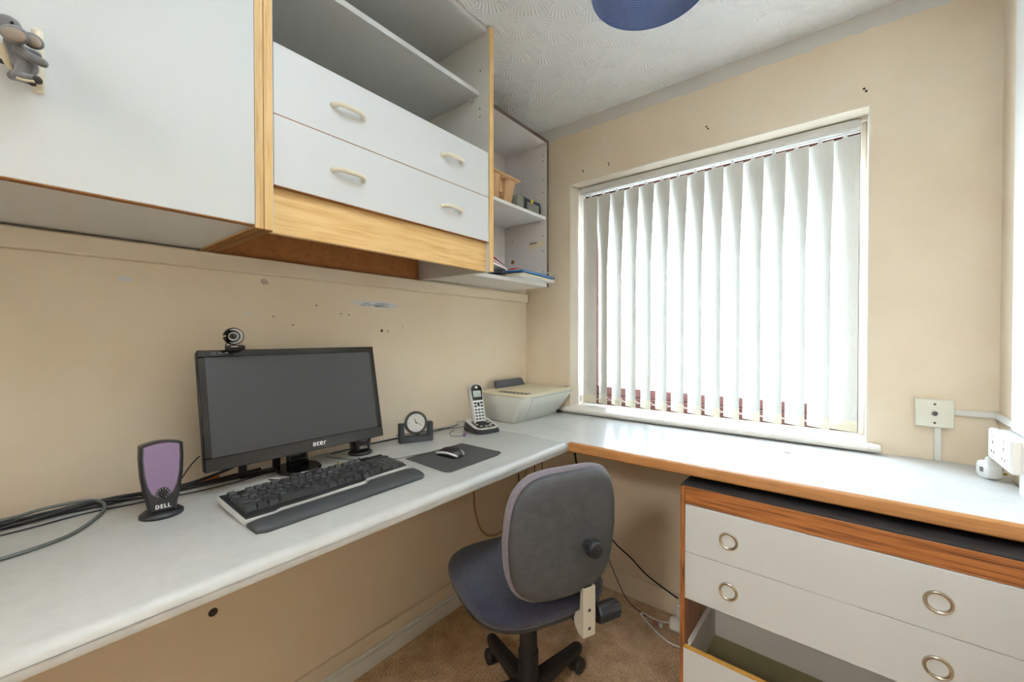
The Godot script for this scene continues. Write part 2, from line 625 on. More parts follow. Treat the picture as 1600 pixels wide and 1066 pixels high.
func room() -> void:
	struct("floor", MB.new().bb(Vector3(-0.12, -0.1, -0.27), Vector3(RX + 0.12, 0.0, FZ + 0.12)), M.carpet, "worn brown carpet covering the floor of the small room", "floor")
	struct("ceiling", MB.new().bb(Vector3(-0.12, CEIL, -0.27), Vector3(RX + 0.12, CEIL + 0.1, FZ + 0.12)), M.ceiling_plaster, "white ceiling with a swirled fan plaster pattern", "ceiling")
	var wl := struct("wall_left", MB.new().bb(Vector3(-0.12, 0, -0.27), Vector3(0, CEIL, FZ + 0.12)), M.wall_paint, "cream painted wall behind the monitor and the wall cupboards", "wall")
	var b := MB.new()
	b.bb(Vector3(0, 0, -0.27), Vector3(0.29, CEIL, 0))
	b.bb(Vector3(1.50, 0, -0.27), Vector3(RX, CEIL, 0))
	b.bb(Vector3(0.29, 0, -0.27), Vector3(1.50, 0.862, 0))
	b.bb(Vector3(0.29, 2.074, -0.27), Vector3(1.50, CEIL, 0))
	var wb := struct("wall_back", b, M.wall_paint, "cream painted wall around the window with the vertical blind", "wall")
	struct("wall_right", MB.new().bb(Vector3(RX, 0, -0.27), Vector3(RX + 0.12, CEIL, FZ + 0.12)), M.wall_paint, "cream wall beside the double socket", "wall")
	# wall behind the camera with an open doorway to a landing lit by an added lamp
	b = MB.new()
	b.bb(Vector3(0, 0, FZ), Vector3(0.8, CEIL, FZ + 0.12))
	b.bb(Vector3(1.6, 0, FZ), Vector3(RX, CEIL, FZ + 0.12))
	b.bb(Vector3(0.8, 2.02, FZ), Vector3(1.6, CEIL, FZ + 0.12))
	struct("wall_front", b, M.wall_paint)
	b = MB.new()
	b.bb(Vector3(-0.12, -0.1, FZ + 0.12), Vector3(2.3, 0, 4.4))
	b.bb(Vector3(-0.12, CEIL, FZ + 0.12), Vector3(2.3, CEIL + 0.1, 4.4))
	b.bb(Vector3(-0.22, -0.1, FZ + 0.12), Vector3(-0.12, CEIL, 4.5))
	b.bb(Vector3(2.3, -0.1, FZ + 0.02), Vector3(2.4, CEIL, 4.5))
	b.bb(Vector3(-0.12, -0.1, 4.4), Vector3(2.3, CEIL, 4.5))
	b.bb(Vector3(RX + 0.12, -0.1, FZ + 0.02), Vector3(2.3, CEIL, FZ + 0.12))
	struct("wall_landing", b, M.white_wall)
	var g := thing("added_fill_lamp", "unseen globe lamp added on the landing ceiling to brighten the room", "lamp", Vector3(1.2, CEIL, 3.55))  # unseen lamp, added as fill light from behind the camera
	obj("fill_lamp_base", MB.new().lathe([Vector2(0.0, -0.03), Vector2(0.06, -0.03), Vector2(0.065, -0.001), Vector2(0.0, -0.001)], 24), M.white_plastic, g)
	obj("fill_lamp_globe", MB.new().ball(Vector3(0, -0.18, 0), Vector3(0.16, 0.16, 0.16), 24), M.lamp_glow, g)
	var l := OmniLight3D.new()
	l.name = "added_fill_light"
	l.position = Vector3(0, -0.18, 0)
	l.light_color = Color(1.0, 0.99, 0.97)
	l.light_energy = 1.0
	l.light_size = 0.16
	l.omni_range = 12.0
	l.omni_attenuation = 2.0
	l.shadow_enabled = true
	g.add_child(l)

	# the photographer's flash on a stand behind the camera, bounced off the ceiling
	var fl := thing("flash_lamp", "black studio flash on a slim tripod pointing up at the ceiling", "flash", Vector3(1.45, 0, 2.36))
	for k in 3:
		var a := TAU * k / 3.0 + 0.4
		obj("tripod_leg", MB.new().tube([Vector3(0, 0.55, 0), Vector3(cos(a) * 0.2, 0.008, sin(a) * 0.2)], 0.008, 8), M.black_matte, fl)
	obj("pole", MB.new().tube([Vector3(0, 0.3, 0), Vector3(0, 1.5, 0)], 0.01, 10), M.black_matte, fl)
	obj("flash_head", MB.new().lathe([Vector2(0.0, 1.5), Vector2(0.04, 1.5), Vector2(0.045, 1.6), Vector2(0.05, 1.62), Vector2(0.046, 1.62), Vector2(0.044, 1.6)], 20), M.black_matte, fl)
	obj("flash_lamp_glass", MB.new().lathe([Vector2(0.0, 1.598), Vector2(0.043, 1.598), Vector2(0.043, 1.604), Vector2(0.0, 1.606)], 20), M.lamp_glow, fl)
	var sl := SpotLight3D.new()
	sl.name = "flash_light"
	sl.position = Vector3(0, 1.63, 0)
	fl.add_child(sl)
	sl.rotation_degrees = Vector3(45, 4, 0)
	sl.spot_angle = 26.0
	sl.spot_angle_attenuation = 1.0
	sl.spot_range = 12.0
	sl.spot_attenuation = 2.0
	sl.light_energy = 22.0
	sl.light_size = 0.05
	sl.light_color = Color(0.86, 0.935, 1.0)
	sl.shadow_enabled = true

	# skirting boards, painted like the walls, and the white trunking on the floor
	struct("baseboard_left", MB.new().bb(Vector3(0, 0, 0), Vector3(0.012, 0.108, FZ), 0.002), M.wall_paint, "wall-coloured skirting board under the long desk", "skirting")
	struct("baseboard_back", MB.new().bb(Vector3(0.012, 0, 0), Vector3(RX, 0.1, 0.014), 0.003), M.wall_paint, "wall-coloured skirting board below the window", "skirting")
	var tr := MB.new().bb(Vector3(0.012, 0.0, 0.014), Vector3(0.042, 0.05, FZ), 0.003)
	tr.bb(Vector3(0.012, 0.05, 0.014), Vector3(0.024, 0.06, FZ), 0.002)
	struct("trim_1", tr, M.trunking, "white cable trunking running along the floor under the long desk", "trunking")
	# timber batten under the wall cupboards
	struct("trim_2", MB.new().bb(Vector3(0, 1.455, 0.02), Vector3(0.03, 1.501, FZ), 0.003), M.wall_paint, "painted timber batten fixed below the wall cupboards", "batten")
	# marks that sit on the left wall (thin coats with an outline of their own)
	var turn := Basis(Vector3(0, 0, -1), Vector3(0, 1, 0), Vector3(1, 0, 0))
	for k in [[1.388, 1.0, 0.10, 0.014, "filler"], [1.408, 1.711, 0.014, 0.006, "filler"], [1.335, 1.43, 0.008, 0.004, "filler"], [1.434, 1.385, 0.011, 0.009, "grey_mark"], [1.326, 1.36, 0.004, 0.004, "grey_mark"], [1.285, 0.96, 0.0055, 0.0055, "pin_hole"], [1.282, 0.932, 0.004, 0.006, "grey_mark"], [1.30, 1.30, 0.003, 0.002, "pin_hole"], [1.345, 1.13, 0.003, 0.002, "pin_hole"], [1.342, 1.10, 0.003, 0.002, "pin_hole"], [1.30, 0.86, 0.003, 0.003, "grey_mark"], [1.37, 1.22, 0.0025, 0.0025, "pin_hole"], [1.20, 1.02, 0.003, 0.002, "pin_hole"]]:
		obj("filler_patch" if k[4] == "filler" else "wall_mark", MB.new().prism(blob(k[2], k[3]), 0.0006, Transform3D(turn, Vector3(0, k[0], k[1]))), M[k[4]], wl)
	for k in 9:
		obj("wall_mark", MB.new().prism(blob(rng.randf_range(0.012, 0.03), 0.0022, 10, 0.4), 0.001, Transform3D(turn, Vector3(0, 1.387 + rng.randf_range(-0.008, 0.008), 0.99 + rng.randf_range(-0.06, 0.06)))), M.blue_mark, wl)
	# screw hole under the desk
	obj("screw_hole", MB.new().lathe([Vector2(0.0, 0.0008), Vector2(0.009, 0.0008), Vector2(0.012, 0.0)], 14, Transform3D(rot(0, 0, -90), Vector3(0, 0.458, 1.528))), M.pin_hole, wl)
	# thick joints where skirting was sealed
	# old ceiling paint that runs over the top of the window wall
	obj("old_paint_band", MB.new().prism(ragged(0.02, RX - 0.01, CEIL - 0.062, CEIL - 0.001, 60, 0.006), 0.0007, Transform3D(Basis(), Vector3.ZERO)), M.old_paint, wb)
	for k in [[0.37, 2.12], [0.366, 2.128], [0.51, 2.128], [0.514, 2.118], [0.965, 2.165], [0.972, 2.155], [1.488, 2.125], [1.482, 2.135]]:
		obj("screw_hole", MB.new().lathe([Vector2(0.0, 0.0008), Vector2(0.003, 0.0008), Vector2(0.004, 0.0)], 10, Transform3D(rot(90, 0, 0), Vector3(k[0], k[1], 0))), M.pin_hole, wb)
	# white trunking on the right hand walls
	struct("trim_3", MB.new().bb(Vector3(1.787, 1.006, 0.197), Vector3(RX, CEIL, 0.30), 0.003), M.trunking, "wide white vertical trunking above the double socket", "trunking")
	var t4 := MB.new().bb(Vector3(1.706, 1.010, 0.0), Vector3(RX, 1.028, 0.012), 0.002)
	t4.bb(Vector3(1.793, 1.010, 0.0), Vector3(RX, 1.028, 0.197), 0.002)
	struct("trim_4", t4, M.trunking, "thin white trunking from the aerial socket round the corner", "trunking")
	struct("trim_5", MB.new().bb(Vector3(1.664, DESK, 0.0), Vector3(1.681, 0.972, 0.012), 0.002), M.trunking, "short white trunking dropping from the aerial socket to the desk", "trunking")

# ------------------------------------------------------------------ window, sill and blind
func window_and_blind() -> void:
	var z0 := -0.222
	var z1 := -0.165
	var w := Node3D.new()
	w.name = "window_1"
	add_child(w)
	w.set_meta("kind", "structure")
	tag(w, "brown framed window behind the vertical blind", "window")
	var x0 := 0.29
	var x1 := 1.50
	var y0 := 0.888
	var y1 := 2.074
	var f := 0.083
	var fb := 0.097
	var ft := 0.118
	obj("frame_rail", MB.new().bb(Vector3(x0, y0, z0), Vector3(x1, y0 + 0.052, z1), 0.004).bb(Vector3(x0, y0 + 0.052, z0 + 0.006), Vector3(x1, y0 + fb, z1 - 0.008), 0.004), M.brown_frame, w)
	obj("frame_rail", MB.new().bb(Vector3(x0, y1 - ft, z0), Vector3(x1, y1, z1), 0.004), M.brown_frame, w)
	obj("frame_stile", MB.new().bb(Vector3(x0, y0 + fb, z0), Vector3(x0 + f, y1 - ft, z1), 0.004), M.brown_frame, w)
	obj("frame_stile", MB.new().bb(Vector3(x1 - f, y0 + fb, z0), Vector3(x1, y1 - ft, z1), 0.004), M.brown_frame, w)
	obj("glazing_bead", MB.new().bb(Vector3(x0 + f, y0 + fb, z1 - 0.018), Vector3(x1 - f, y0 + fb + 0.009, z1 - 0.009), 0.001), M.far_white, w)
	obj("glass_pane", MB.new().bb(Vector3(x0 + f, y0 + fb, -0.198), Vector3(x1 - f, y1 - ft, -0.192)), M.window_glass, w)
	var h := MB.new().bb(Vector3(x0 + 0.012, 1.20, z1), Vector3(x0 + 0.036, 1.26, z1 + 0.012), 0.003)
	h.tube([Vector3(x0 + 0.024, 1.245, z1 + 0.01), Vector3(x0 + 0.024, 1.245, z1 + 0.03), Vector3(x0 + 0.022, 1.20, z1 + 0.034), Vector3(x0 + 0.02, 1.12, z1 + 0.032)], 0.006, 8)
	obj("window_handle", h, M.white_plastic, w)
	# painted plaster lining of the recess
	var rv := MB.new()
	rv.bb(Vector3(x0 - 0.001, y0, z1), Vector3(x0 + 0.004, y1, 0.0015))
	rv.bb(Vector3(x1 - 0.004, y0, z1), Vector3(x1 + 0.001, y1, 0.0015))
	rv.bb(Vector3(x0, y1 - 0.004, z1), Vector3(x1, y1 + 0.001, 0.0015))
	rv.bb(Vector3(x1 - 0.022, y0, z1), Vector3(x1 - 0.004, y1 - 0.004, z1 + 0.03), 0.003)
	struct("trim_6", rv, M.reveal_paint, "pale painted lining of the window recess", "window recess")
	# sill
	var p := PackedVector2Array([Vector2(0.2, 0.0), Vector2(0.2, 0.026), Vector2(-0.032, 0.026), Vector2(-0.041, 0.021), Vector2(-0.044, 0.013), Vector2(-0.041, 0.005), Vector2(-0.034, 0.0)])
	# profile (depth to the outside, height) pushed along x
	var tr := Transform3D(Basis(Vector3(0, 0, -1), Vector3(0, 1, 0), Vector3(1, 0, 0)), Vector3(0.291, 0.8625, 0))
	var s := MB.new().prism(p, 1.208, tr)
	var q := PackedVector2Array([Vector2(-0.001, 0.0), Vector2(-0.001, 0.026), Vector2(-0.032, 0.026), Vector2(-0.041, 0.021), Vector2(-0.044, 0.013), Vector2(-0.041, 0.005), Vector2(-0.034, 0.0)])
	s.prism(q, 0.031, Transform3D(tr.basis, Vector3(0.26, 0.8625, 0)), 0.002)
	s.prism(q, 0.034, Transform3D(tr.basis, Vector3(1.499, 0.8625, 0)), 0.002)
	struct("trim_7", s, M.gloss_paint, "cream painted window sill with rounded nose above the desk", "window sill")

	# vertical blind
	var bl := thing("vertical_blind", "cream fabric vertical blind hanging in the window recess", "blind", Vector3(0, 0, -0.095))
	var hr := MB.new().bb(Vector3(0.312, 2.034, -0.022), Vector3(1.476, 2.066, 0.022), 0.003)
	obj("head_rail", hr, M.rail_white, bl)
	var lip := MB.new().bb(Vector3(0.312, 2.028, 0.010), Vector3(1.476, 2.034, 0.020), 0.001)
	lip.bb(Vector3(0.312, 2.028, -0.020), Vector3(1.476, 2.034, -0.010), 0.001)
	obj("rail_lip", lip, M.white_plastic, bl)
	var n := 15
	var pitch := (1.470 - 0.322) / n
	var chain := MB.new()
	var ytop := 2.012
	var ybot := 0.904
	for i in n:
		var cx := 0.322 + pitch * (i + 0.5)
		var w2 := 0.0445
		var a_top := deg_to_rad(13.0 + rng.randf_range(-2, 2))
		var a_bot := deg_to_rad(36.0 + rng.randf_range(-2.5, 2.5))
		if i == 0:
			a_top = deg_to_rad(6.0)
			a_bot = deg_to_rad(10.0)
		if i == n - 1:
			a_bot = deg_to_rad(20.0)
		var m := MB.new()
		m.next()
		var rows := 14
		var cols := 6
		var grid := []
		for r in rows + 1:
			var t := float(r) / rows
			var y := lerpf(ytop, ybot + 0.042, t)
			var a := lerpf(a_top, a_bot, smoothstep(0.0, 0.45, t))
			var line := []
			for c in cols + 1:
				var u := (float(c) / cols - 0.5) * 2.0
				var bow := 0.004 * (1.0 - u * u)
				# right hand edge comes into the room
				line.append(Vector3(cx + cos(a) * u * w2 - sin(a) * bow, y, sin(a) * u * w2 + cos(a) * bow))
			grid.append(line)
		for r in rows:
			for c in cols:
				m.quad(grid[r][c], grid[r][c + 1], grid[r + 1][c + 1], grid[r + 1][c], Vector3(0, 0, 1))
		var sl := obj("blind_slat", m, M.slat_fabric, bl)
		var pk := MB.new().box(Vector3(cx, ybot + 0.021, 0.001), Vector3(w2 * 2.0, 0.042, 0.003), 0.001, Basis(Vector3.UP, -a_bot))
		obj("weight_pocket", pk, M.slat_pocket, sl)
		var hk := MB.new().box(Vector3(cx, 2.022, 0), Vector3(0.012, 0.014, 0.008), 0.002)
		hk.box(Vector3(cx, 2.010, 0), Vector3(0.02, 0.010, 0.004), 0.001, Basis(Vector3.UP, -a_top))
		obj("slat_hook", hk, M.white_plastic, sl)
		if i < n - 1:
			for side in [-1.0, 1.0]:
				var z: float = 0.012 * side
				var pts := []
				for k in 7:
					var t := k / 6.0
					pts.append(Vector3(cx + pitch * t, ybot + 0.034 - sin(PI * t) * 0.012, sin(a_bot) * 0.04 * cos(PI * t) * side + z))
				chain.tube(pts, 0.0009, 5)
	obj("bottom_chain", chain, M.white_plastic, bl)
	# control chain at the left
	var cc := []
	for k in 12:
		cc.append(Vector3(0.312 + 0.004 * sin(k * 0.4), 2.03 - k * 0.0985, 0.012 + 0.004 * cos(k * 0.5)))
	var ct := MB.new().tube(cc, 0.0012, 6)
	ct.box(Vector3(0.313, 0.925, 0.014), Vector3(0.012, 0.03, 0.01), 0.003)
	obj("control_chain", ct, M.white_plastic, bl)

# ------------------------------------------------------------------ outside
func outside() -> void:
	var gy := -2.65
	struct("ground_outside", MB.new().bb(Vector3(-40, gy - 0.3, -60), Vector3(40, gy, -0.5)), M.pale_ground, "pale road seen faintly between the blind slats, lightened to reflect daylight indoors", "road")
	var h := thing("brick_house", "red brick house with a tiled roof across the road", "house", Vector3(-5.5, gy, -19))
	var eave := 5.15
	var wall := MB.new()
	# front wall built round its openings
	var xs := -8.0
	var xe := 6.6
	var wins := [[-7.0, -4.8], [-3.6, -2.4], [-0.4, 1.8], [3.2, 5.4]]
	for row in [[0.55, 2.75], [4.05, 5.1]]:
		var px := xs
		for k in wins:
			wall.bb(Vector3(px, row[0], -0.3), Vector3(k[0], row[1], 0))
			px = k[1]
		wall.bb(Vector3(px, row[0], -0.3), Vector3(xe, row[1], 0))
	wall.bb(Vector3(xs, 0, -0.3), Vector3(xe, 0.55, 0))
	wall.bb(Vector3(xs, 2.75, -0.3), Vector3(xe, 4.05, 0))
	wall.bb(Vector3(xs, 5.1, -0.3), Vector3(xe, eave, 0))
	wall.bb(Vector3(xs, 0, -7.0), Vector3(xs + 0.3, eave, -0.3))
	wall.bb(Vector3(xe - 0.3, 0, -7.0), Vector3(xe, eave, -0.3))
	obj("wall", wall, M.far_brick, h)
	for row in [[0.55, 2.75], [4.05, 5.1]]:
		for k in wins:
			var fr := MB.new()
			var a := Vector3(k[0], row[0], -0.16)
			var b := Vector3(k[1], row[1], -0.08)
			fr.bb(a, Vector3(b.x, a.y + 0.09, b.z))
			fr.bb(Vector3(a.x, b.y - 0.09, a.z), b)
			fr.bb(a, Vector3(a.x + 0.09, b.y, b.z))
			fr.bb(Vector3(b.x - 0.09, a.y, a.z), b)
			var mid := (a.x + b.x) / 2.0
			fr.bb(Vector3(mid - 0.05, a.y, a.z), Vector3(mid + 0.05, b.y, b.z))
			var wn := obj("window", fr, M.far_white, h)
			obj("pane", MB.new().bb(Vector3(a.x, a.y, -0.14), Vector3(b.x, b.y, -0.12)), M.far_dark, wn)
	# pale boarding between two windows
	var bd := MB.new()
	for k in 7:
		bd.bb(Vector3(-7.0, 2.78 + k * 0.18, 0.0), Vector3(-4.8, 2.95 + k * 0.18, 0.03))
	obj("cladding", bd, M.far_white, h)
	var roof := MB.new()
	var rows := 20
	for k in rows:
		var y := eave - 0.1 + k * 0.125
		var z := 0.45 - k * 0.2
		roof.box(Vector3((xs + xe) / 2.0, y, z - 0.12), Vector3(xe - xs + 0.5, 0.05, 0.3), 0.0, Basis(Vector3.RIGHT, -0.50 + PI * 0.0).inverse())
	roof.bb(Vector3(xs, eave - 0.05, -7.0), Vector3(xe, eave, 0.1))
	obj("roof", roof, M.far_roof, h)
	obj("gutter", MB.new().tube([Vector3(xs - 0.2, eave - 0.14, 0.5), Vector3(xe + 0.2, eave - 0.14, 0.5)], 0.07, 8), M.far_white, h)
	# shrub in front of the house
	var s := thing("shrub", "leafy green shrub in front of the brick house", "shrub", Vector3(-7.6, gy, -14.5))
	obj("stem", MB.new().tube([Vector3(0, 0, 0), Vector3(0.05, 1.0, 0), Vector3(0, 2.2, 0.1)], 0.08, 8, false, 0.03), M.bark, s)
	var lf := MB.new()
	lf.flat()
	for k in 2600:
		var d := Vector3(rng.randfn(), rng.randfn(), rng.randfn()).normalized() * pow(rng.randf(), 0.4)
		var c := Vector3(0, 1.7, 0) + d * Vector3(1.0, 1.5, 1.0)
		var bs := Basis.from_euler(Vector3(rng.randf() * TAU, rng.randf() * TAU, rng.randf() * TAU)) * 0.09
		lf.quad(c + bs * Vector3(-0.5, 0, 0), c + bs * Vector3(0, 0.08, -1), c + bs * Vector3(0.5, 0, 0), c + bs * Vector3(0, 0.08, 1), bs.y)
	var fo := obj("foliage", lf, M.leaf, s)
	fo.set_meta("kind", "stuff")

# ------------------------------------------------------------------ wall units
func bow_handle(len_: float, rise: float, r: float) -> MB:
	# lies along local X, stands off along local Z
	var m := MB.new()
	var pts := []
	var n := 14
	for k in n + 1:
		var t := float(k) / n
		var x := lerpf(-len_ / 2, len_ / 2, t)
		var z := rise * (1.0 - pow(absf(2.0 * t - 1.0), 5.0))
		pts.append(Vector3(x, 0, z))
	pts[0] = Vector3(-len_ / 2, 0, -0.0005)
	pts[n] = Vector3(len_ / 2, 0, -0.0005)
	m.tube(pts, r, 10)
	for e in [-1.0, 1.0]:
		m.lathe([Vector2(r * 1.12, 0.0), Vector2(r * 1.08, 0.003), Vector2(r * 0.9, 0.006), Vector2(0.0, 0.007)], 14, Transform3D(rot(90, 0, 0), Vector3(e * len_ / 2, 0, 0)))
	return m

func pin_holes(parent: Node, pts: Array, axis: Basis, r := 0.0028) -> void:
	for p in pts:
		obj("pin_hole", MB.new().lathe([Vector2(0.0, 0.0005), Vector2(r, 0.0005), Vector2(r * 1.05, 0.0)], 10, Transform3D(axis, p)), M.pin_hole, parent)

func wall_units() -> void:
	var top := 2.394
	var bot := 1.501
	var fx := 0.415
	var face := Basis(Vector3(0, 0, -1), Vector3(0, 1, 0), Vector3(1, 0, 0))  # local Z looks into the room
	# --- cupboard with the plain door
	var a := thing("wall_cupboard", "white door wall cupboard with oak edges and a plush toy on its handle", "cupboard", Vector3(0, 0, 0))
	var m := MB.new()
	m.bb(Vector3(0.004, bot + 0.006, 1.558), Vector3(0.40, bot + 0.022, 2.60))
	m.bb(Vector3(0.004, top - 0.018, 1.558), Vector3(0.40, top, 2.60))
	m.bb(Vector3(0.004, bot + 0.006, 1.558), Vector3(0.012, top, 2.60))
	m.bb(Vector3(0.004, bot, 2.60), Vector3(0.40, top, 2.618))
	obj("carcass", m, M.melamine_warm, a)
	var sp := obj("side_panel", MB.new().bb(Vector3(0.004, bot + 0.002, 1.5405), Vector3(fx, top, 1.5585), 0.0008), M.oak_y, a)
	obj("raw_edge", MB.new().bb(Vector3(0.004, bot, 1.541), Vector3(fx - 0.001, bot + 0.0022, 1.558)), M.chipboard, sp)
	var d := obj("door", MB.new().bb(Vector3(0.4175, bot + 0.0025, 1.5655), Vector3(0.4355, top - 0.004, 2.165), 0.0012), M.melamine, a)
	obj("raw_edge", MB.new().bb(Vector3(0.418, bot + 0.0008, 1.566), Vector3(0.435, bot + 0.0027, 2.164)), M.chipboard, d)
	obj("raw_edge", MB.new().bb(Vector3(0.418, bot + 0.0025, 1.5645), Vector3(0.434, top - 0.004, 1.5657)), M.black_plastic, d)
	obj("door", MB.new().bb(Vector3(0.4175, bot + 0.0025, 2.169), Vector3(0.4355, top - 0.004, 2.617), 0.0012), M.melamine, a)
	var h := obj("handle", bow_handle(0.088, 0.024, 0.0062), M.cream_plastic, d)
	h.transform = Transform3D(Basis(Vector3(0, 1, 0), Vector3(0, 0, 1), Vector3(1, 0, 0)), Vector3(0.4355, 1.694, 1.872))

	# --- unit with two drawers and open shelves
	var b := thing("drawer_wall_unit", "oak edged wall unit with open shelves above two white drawers", "wall unit", Vector3(0, 0, 0))
	sp = obj("side_panel", MB.new().bb(Vector3(0.004, bot + 0.002, 1.521), Vector3(fx, top, 1.5395), 0.0008), M.oak_y, b)
	obj("raw_edge", MB.new().bb(Vector3(0.004, bot, 1.5215), Vector3(fx - 0.001, bot + 0.0022, 1.539)), M.chipboard, sp)
	obj("inner_face", MB.new().bb(Vector3(0.012, bot + 0.003, 1.5195), Vector3(fx - 0.002, top, 1.521)), M.melamine_warm, sp)
	sp = obj("side_panel", MB.new().bb(Vector3(0.004, bot, 0.7625), Vector3(fx - 0.0015, top, 0.784), 0.0), M.melamine_warm, b)
	obj("front_lipping", MB.new().bb(Vector3(fx - 0.0015, bot, 0.762), Vector3(fx + 0.0015, top, 0.7845), 0.0006), M.oak_y, sp)
	obj("outer_face", MB.new().bb(Vector3(0.004, bot, 0.7612), Vector3(fx, top, 0.7625)), M.oak_y, sp)
	pin_holes(sp, [Vector3(0.368, 2.11, 0.784), Vector3(0.368, 2.08, 0.784), Vector3(0.07, 2.11, 0.784), Vector3(0.37, 2.25, 0.784)], rot(90, 0, 0))
	obj("back_panel", MB.new().bb(Vector3(0.0045, bot + 0.002, 0.786), Vector3(0.0095, 1.61, 1.519)), M.hardboard, b)
	obj("back_panel", MB.new().bb(Vector3(0.0045, 1.632, 0.786), Vector3(0.0095, top - 0.018, 1.519)), M.melamine_warm, b)
	obj("top_panel", MB.new().bb(Vector3(0.01, top - 0.018, 0.784), Vector3(0.402, top, 1.5195), 0.001), M.melamine, b)
	var bp := obj("bottom_panel", MB.new().bb(Vector3(0.01, 1.616, 0.784), Vector3(0.393, 1.632, 1.5195)), M.melamine, b)
	obj("raw_face", MB.new().bb(Vector3(0.01, 1.611, 0.785), Vector3(0.393, 1.616, 1.519)), M.chipboard, bp)
	obj("shelf", MB.new().bb(Vector3(0.01, 2.157, 0.7855), Vector3(0.366, 2.175, 1.519), 0.001), M.melamine, b)
	var pins := MB.new()
	for z in [0.7875, 1.5165]:
		for x in [0.07, 0.33]:
			pins.box(Vector3(x, 2.1545, z + (0.005 if z < 1.0 else -0.005)), Vector3(0.012, 0.005, 0.014), 0.001)
			pins.lathe([Vector2(0.0, -0.002), Vector2(0.006, -0.001), Vector2(0.005, 0.008), Vector2(0.0, 0.008)], 10, Transform3D(rot(90 if z < 1.0 else -90, 0, 0), Vector3(x, 2.148, z - (0.003 if z < 1.0 else -0.003))))
	obj("shelf_pin", pins, M.clear_plastic, b)
	obj("plinth_board", MB.new().bb(Vector3(0.381, bot + 0.001, 0.784), Vector3(0.397, 1.6105, 1.5195), 0.001), M.oak_z, b)
	obj("inner_lining", MB.new().bb(Vector3(0.0096, bot + 0.001, 0.784), Vector3(0.381, 1.61, 0.7855)), M.melamine_warm, sp)
	for k in [[1.7715, 1.933, 1.8490], [1.6085, 1.7700, 1.6845]]:
		var dr := obj("drawer", MB.new().bb(Vector3(0.3965, k[0], 0.7862), Vector3(0.4135, k[1], 1.5185), 0.001), M.drawer_white, b)
		obj("raw_edge", MB.new().bb(Vector3(0.397, k[0] - 0.0014, 0.7865), Vector3(0.413, k[0] + 0.0004, 1.518)), M.chipboard, dr)
		var dbx := MB.new()
		dbx.bb(Vector3(0.03, k[0] + 0.03, 0.80), Vector3(0.3965, k[1] - 0.03, 0.812))
		dbx.bb(Vector3(0.03, k[0] + 0.03, 1.493), Vector3(0.3965, k[1] - 0.03, 1.505))
		dbx.bb(Vector3(0.03, k[0] + 0.03, 0.812), Vector3(0.042, k[1] - 0.03, 1.493))
		dbx.bb(Vector3(0.042, k[0] + 0.03, 0.812), Vector3(0.3965, k[0] + 0.036, 1.493))
		obj("drawer_box", dbx, M.melamine_warm, dr)
		for z in [1.336, 0.97]:
			var hd := obj("handle", bow_handle(0.086, 0.023, 0.0062), M.cream_plastic, dr)
			hd.transform = Transform3D(face, Vector3(0.4135, k[2], z))

	# --- shallow open unit next to the window
	var c := thing("open_shelf_unit", "shallow open shelf unit with brown edges next to the window wall", "shelf unit", Vector3(0, 0, 0))
	var cb := 1.508
	var ct := 2.236
	var cx := 0.28
	var z0 := 0.188
	var z1 := 0.7605
	obj("bottom_panel", MB.new().bb(Vector3(0.032, cb, z0), Vector3(cx - 0.002, cb + 0.016, z1)), M.melamine_shelf, c)
	var tp := obj("top_panel", MB.new().bb(Vector3(0.004, ct - 0.016, z0), Vector3(cx - 0.002, ct, z1)), M.melamine_shelf, c)
	obj("front_lipping", MB.new().bb(Vector3(cx - 0.002, ct - 0.016, z0), Vector3(cx, ct + 0.0005, z1), 0.0005), M.edge_brown, tp)
	var rp := obj("side_panel", MB.new().bb(Vector3(0.004, cb + 0.016, z0), Vector3(cx - 0.002, ct - 0.016, z0 + 0.016)), M.melamine_shelf, c)
	obj("front_lipping", MB.new().bb(Vector3(cx - 0.002, cb, z0 - 0.0005), Vector3(cx, ct - 0.016, z0 + 0.016), 0.0005), M.edge_brown, rp)
	obj("side_panel", MB.new().bb(Vector3(0.004, cb + 0.016, z1 - 0.016), Vector3(cx - 0.002, ct - 0.016, z1)), M.melamine_shelf, c)
	obj("back_panel", MB.new().bb(Vector3(0.004, cb + 0.016, z0 + 0.016), Vector3(0.009, ct - 0.016, z1 - 0.016)), M.melamine_shelf, c)
	obj("shelf", MB.new().bb(Vector3(0.01, 1.842, z0 + 0.0165), Vector3(0.272, 1.857, z1 - 0.0165), 0.001), M.white_plastic, c)
	var sp2 := MB.new()
	for x in [0.06, 0.235]:
		sp2.box(Vector3(x, 1.837, z0 + 0.023), Vector3(0.012, 0.008, 0.014), 0.001)
		sp2.box(Vector3(x, 1.837, z1 - 0.023), Vector3(0.012, 0.008, 0.014), 0.001)
	obj("shelf_pin", sp2, M.clear_plastic, c)
	pin_holes(rp, [Vector3(0.256, 2.165, z0 + 0.016), Vector3(0.256, 2.138, z0 + 0.016), Vector3(0.256, 2.042, z0 + 0.016), Vector3(0.256, 1.982, z0 + 0.016), Vector3(0.256, 1.765, z0 + 0.016), Vector3(0.256, 1.69, z0 + 0.016), Vector3(0.256, 1.585, z0 + 0.016), Vector3(0.06, 1.765, z0 + 0.016)], rot(90, 0, 0))
	obj("cable_hole", MB.new().lathe([Vector2(0.0, 0.0005), Vector2(0.010, 0.0005), Vector2(0.011, 0.0)], 18, Transform3D(rot(90, 0, 0), Vector3(0.062, 1.655, z0 + 0.016))), M.chipboard, rp)
	# peeling paper label on the side panel
	var lb := MB.new()
	lb.box(Vector3(0.215, 1.726, z0 + 0.0185), Vector3(0.10, 0.028, 0.0006), 0.0, rot(4, -2, 3))
	var lab := obj("paper_label", lb, M.paper_cream, rp)
	var pr := MB.new()
